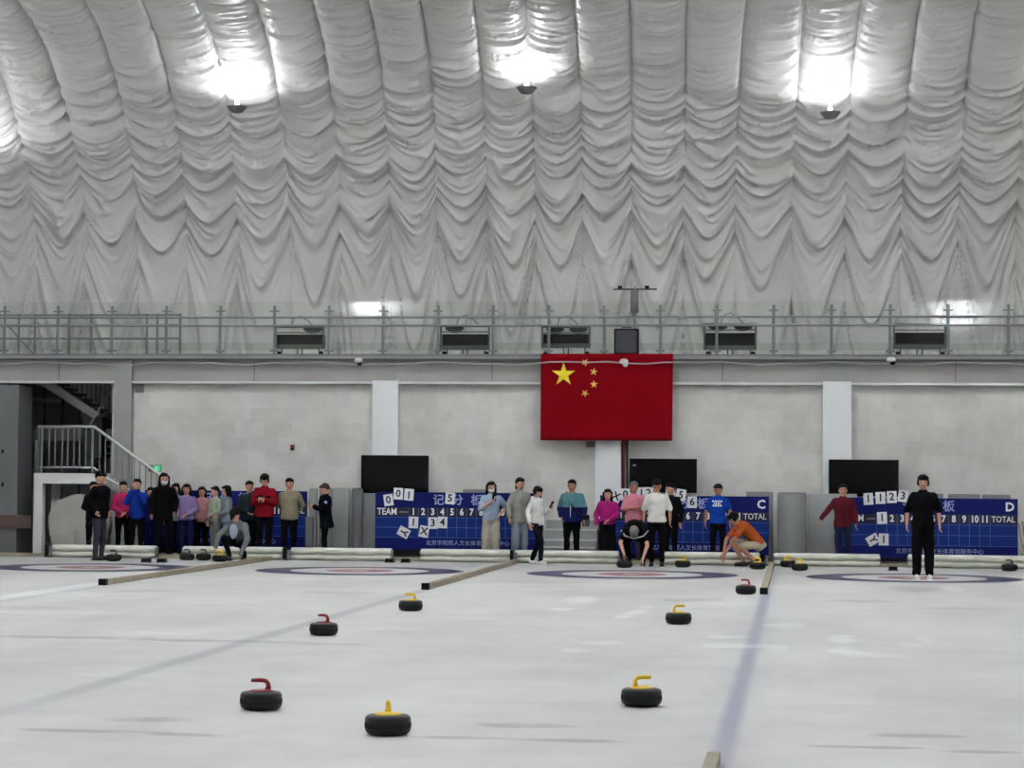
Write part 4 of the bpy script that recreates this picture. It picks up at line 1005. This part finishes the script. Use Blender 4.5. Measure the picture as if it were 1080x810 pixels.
NAVY = (26, 30, 62); BLK = (17, 17, 20)
A = person('man in black jacket and grey jeans standing on the ice looking down, leftmost person', 105, 42.85, 497, 72, 'pocket', 'pocket', (15, 15, 18), (62, 64, 74), hem=-.2, loose=.045, head=(0, 32), z0=0, fat=1.12, seed=1)
person('person in black mostly hidden behind the man in black jacket', 99, 44.95, 508, 30, 'clasp', 'down', BLK, BLK, hair='short', seed=2)
person('woman in bright pink jacket with black trousers, second from the left', 130, 45.45, 508, 20, 'clasp', 'clasp', (196, 50, 104), BLK, hair='pony', head=(10, 10), seed=3)
person('boy in blue jacket holding both hands to his face', 145, 44.95, 505, 0, 'face', 'face', (28, 62, 170), BLK, mask=False, head=(0, 6), seed=4, kinds=('jacket', 'trousers'))
person('person in dark blue half hidden between the blue jacket boy and long-haired woman', 159, 45.55, 514, 10, 'down', 'hold', (36, 40, 130), (30, 30, 96), hair='short', seed=5)
W_ = person('tall long-haired woman in black with white mask standing among the left crowd', 173, 44.85, 499, 25, 'down', 'pocket', BLK, BLK, hair='long', mask=True, hem=-.3, loose=.04, head=(0, 10), seed=6)
person('woman in pale teal jacket behind the long-haired woman in black', 186, 45.62, 510, -10, 'down', 'down', (120, 168, 164), (40, 44, 70), hair='bob', seed=7)
LV = person('girl in lavender hoodie with purple sleeves and navy trousers', 197, 45.12, 510.5, 5, 'hold', 'clasp', (154, 134, 186), (30, 32, 78), hair='bob', hem=-.05, loose=.035, seed=8)
person('person in pale pink shirt and black trousers between lavender and light green tops', 213, 45.62, 513.5, 15, 'down', 'down', (206, 146, 150), BLK, hair='bob', hem=-.1, seed=9)
person('person in pale green shirt and light grey trousers', 228, 45.25, 513, -45, 'down', 'clasp', (186, 198, 172), (136, 138, 140), hair='short', hem=-.08, seed=10)
person('person in blue-grey hoodie seen from the side behind the squatting thrower', 240, 44.88, 512, -70, 'clasp', 'clasp', (138, 148, 160), (128, 132, 140), hair='bob', hem=-.12, loose=.04, head=(0, 12), seed=11)
SQ = person('squatting thrower with black cap and grey jacket, hand on a stone', 251, 43.35, 545, -12, upper=(126, 130, 132), lower=(22, 22, 28), z0=0, H=1.70, hair='cap', loose=.03, hem=.05, seed=12,
       pose=dict(P=(0, -.16, .36), N=(0, .10, .76), M=(0, -.08, .58), hd=(0, .35, 1), K=[(.15, .28, .46), (-.17, .22, .36)], A=[(.12, .10, .09), (-.14, -.02, .09)],
                 E=[(.27, .30, .50), (-.30, .18, .42)], W=[(.27, .42, .27), (-.20, .30, .14)], HD=[(0, .3, -1), (0, .2, -1)]), head=(0, 22))
MB().ell((0, .19, .58), (.09, .05, .15)).build('inner_shirt', cloth((176, 186, 206)), SQ['t'], smooth=True)
person('person in dark teal jacket standing behind the man in red', 263, 45.3, 507.5, 20, 'clasp', 'pocket', (44, 58, 62), BLK, hair='short', hem=-.1, seed=13)
RD = person('tall man in red jacket looking down at his phone', 279.5, 45.0, 500, 0, 'phone', 'phone', (150, 24, 40), BLK, hair='mop', hem=-.12, loose=.045, head=(0, 22), seed=14)
phone(RD, 1, 'small phone in the hands of the man in red jacket')
strap(RD, 'chest_strap', cloth((24, 24, 30)), [(-.16, .17, 1.26), (0, .19, 1.24), (.16, .17, 1.26)], .03)
KH = person('man in khaki polo over grey sleeves with hands behind back', 305.5, 45.1, 504.5, 5, 'behind', 'behind', (158, 150, 126), BLK, hair='short', sleeve='elbow', hem=-.14, loose=.03, seed=15, fat=1.08)
for sg in (1, -1): MB().cone(Vector((sg*.255, -.10, 1.18))*KH['s'], Vector((sg*.15, -.15, 1.03))*KH['s'], .052, .044).build('grey_sleeve', cloth((120, 124, 116)), KH['t'], smooth=True)
CO = person('person in long black coat facing left and reading a phone', 344, 44.9, 510, -80, 'phone', 'phone', (15, 17, 26), (14, 14, 18), hair='short', hairm=M_hairb, hem=-.42, loose=.045, head=(0, 34), seed=16)
phone(CO, 0, 'dark phone held out by the person in long black coat', -20)
MB().ell(Vector((-.245, 0, 1.3))*CO['s'], (.012, .035, .035)).build('sleeve_badge', M_print2, CO['t'], smooth=True)
LB = person('woman with long black hair in pale blue shirt and cream trousers', 518, 44.9, 508, 15, 'chestphone', 'hip', (162, 184, 208), (194, 186, 172), hair='long', sleeve='elbow', hem=-.05, loose=.03, wide=.035, shoes='white', mask=True, head=(0, 10), seed=17)
phone(LB, 0, 'black phone held at the chest by the woman in pale blue', -10)
person('person in grey-beige jacket and light jeans behind the boy in white', 548, 44.95, 504, 40, 'down', 'clasp', (162, 164, 154), (140, 152, 166), hair='pony', hem=-.22, loose=.035, wide=.02, head=(0, 12), seed=18)
WB = person('boy in white hooded shirt and black trousers walking on the ice edge', 566, 43.4, 513, 55, 'down', ((.24, .04, 1.13), (.22, .20, 1.24)), (240, 240, 236), (22, 24, 36), hair='mop', hem=-.02, loose=.035, shoes='white', head=(10, 22), z0=0, stride=.46, seed=19)
phone(WB, 1, 'phone held up in front by the boy in white shirt', -30)
for k in range(3): MB().ell(Vector((-.07+.06*k, .135, .90))*WB['s'], (.02, .006, .035)).build('waist_print', M_print, WB['t'], smooth=True)
TN = person('stocky man in teal and navy jacket with a dark shoulder strap', 603.5, 44.95, 506, -5, 'pocket', 'down', (96, 148, 156), (16, 16, 20), upper2=(30, 36, 92), split=[1.16], hair='short', hem=-.12, loose=.045, fat=1.18, head=(0, 10), seed=20, skin=M_skin2)
strap(TN, 'zipper', M_print, [(0, .17, .95), (0, .185, 1.1), (0, .185, 1.3), (0, .12, 1.44)], .008)
strap(TN, 'shoulder_strap', M_black, [(.11, .06, 1.475), (.07, .165, 1.36), (-.04, .20, 1.2), (-.14, .19, 1.06), (-.2, .14, .99)], .022)
bg = TN['M'] @ (Vector((-.30, .03, .88))*TN['s']); t = thing('shoulder_bag', 'small dark bag hanging at the hip of the man in teal and navy', 'bag', bg)
MB().box((-.07, -.04, -.12), (.07, .04, .12)).build('pouch', M_dark, t, bevel=.02); MB().box((-.06, -.05, .02), (.06, -.038, .11)).build('flap', M_black, t, bevel=.004)
MG = person('girl with long black hair in magenta jacket and black trousers', 641, 44.9, 516, 0, 'down', 'clasp', (186, 38, 128), (18, 18, 22), hair='long', hem=-.02, loose=.035, wide=.035, head=(0, 8), seed=21)
strap(MG, 'necklace', M_dark, [(.06, .13, 1.42), (0, .17, 1.30), (-.06, .13, 1.42)], .006)
pk = person('old grey-haired person in pink shirt with crossed arms behind the bending thrower', 668.5, 44.95, 508, 10, 'crossed', 'crossed', (222, 140, 158), (60, 60, 80), hair='short', hairm=M_hairg, sleeve='elbow', hem=-.14, loose=.03, mask=False, head=(-5, 10), seed=22, skin=M_skin2)
WM = person('man in white polo shirt and black trousers looking down, standing on the ice', 693, 43.3, 506, 0, 'down', 'down', (245, 245, 238), (18, 18, 22), hair='short', sleeve='elbow', hem=-.08, loose=.032, head=(0, 32), z0=0, fat=1.05, seed=23, skin=M_skin2)
person('person in black hidden half behind the man in white polo', 708, 44.95, 510, -30, 'phone', 'down', BLK, BLK, hair='short', mask=False, head=(0, 12), loose=.035, seed=24)
BT = person('thrower in black bending down with both hands at the ice', 670, 43.0, 556, 0, upper=(20, 20, 23), lower=(18, 18, 22), z0=0, H=1.68, hair='short', hairm=M_hairg, sleeve='short', loose=.03, hem=.0, seed=25,
       pose=dict(P=(.02, -.38, .62), N=(0, .16, .74), M=(0, -.12, .86), hd=(0, .75, -.28), K=[(.16, .06, .47), (-.15, -.02, .46)], A=[(.13, -.22, .09), (-.14, -.30, .09)],
                 E=[(.27, .22, .46), (-.25, .24, .42)], W=[(.19, .30, .24), (-.17, .34, .15)], HD=[(0, .1, -1), (0, .2, -1)]), head=(0, 20))
strap(BT, 'pale_stripe', M_matl, [(.26, .12, .70), (.18, .26, .60), (0, .31, .545), (-.18, .26, .60), (-.26, .12, .70)], .014, .014)
BL = person('man in bright blue T-shirt with white print and black trousers', 757.5, 44.9, 510.5, -5, 'down', 'down', (26, 74, 186), (18, 19, 26), hair='short', sleeve='short', hem=-.08, loose=.03, head=(25, 22), seed=26, skin=M_skin2)
for k, (z, wd) in enumerate(((1.25, .105), (1.205, .07), (1.165, .095))):
    for j in range(4): MB().box((-wd+wd*.5*j+.008, .147, z-.016), (-wd+wd*.5*(j+1)-.006, .156, z+.016)).build('shirt_print', M_print, BL['t'])
OR = person('crouching person in orange shirt and beige shorts touching the ice', 783, 43.6, 541, -72, upper=(190, 92, 44), lower=(196, 184, 160), z0=0, H=1.66, hair='mop', sleeve='short', shorts=True, loose=.025, hem=.0, seed=27, skin=M_skin2,
       pose=dict(P=(0, -.34, .44), N=(0, .12, .82), M=(0, -.14, .76), hd=(0, .42, 1), K=[(.13, .17, .50), (-.15, .10, .40)], A=[(.12, -.06, .09), (-.14, -.22, .12)],
                 E=[(.22, .26, .54), (-.24, .24, .54)], W=[(.14, .34, .26), (-.12, .40, .24)], HD=[(0, .15, -1), (0, .25, -1)]), head=(0, 18))
MR = person('man in maroon long shirt and dark jeans standing by scoreboard D', 889, 44.9, 511, 0, 'out', 'down', (104, 34, 46), (40, 46, 72), hair='short', hem=-.16, loose=.034, head=(-8, 2), seed=28, fat=1.05)
strap(MR, 'shirt_placket', cloth((80, 24, 34)), [(0, .155, .9), (0, .175, 1.1), (0, .175, 1.3), (0, .12, 1.43)], .01)
BK = person('man in black T-shirt and wide black trousers walking towards the viewer on the ice', 973.5, 38.9, 501, 0, 'down', 'down', (16, 16, 18), (17, 17, 19), hair='mop', sleeve='elbow', hem=-.12, loose=.034, wide=.02, shoes='white', head=(0, 4), z0=0, stride=.05, seed=29)
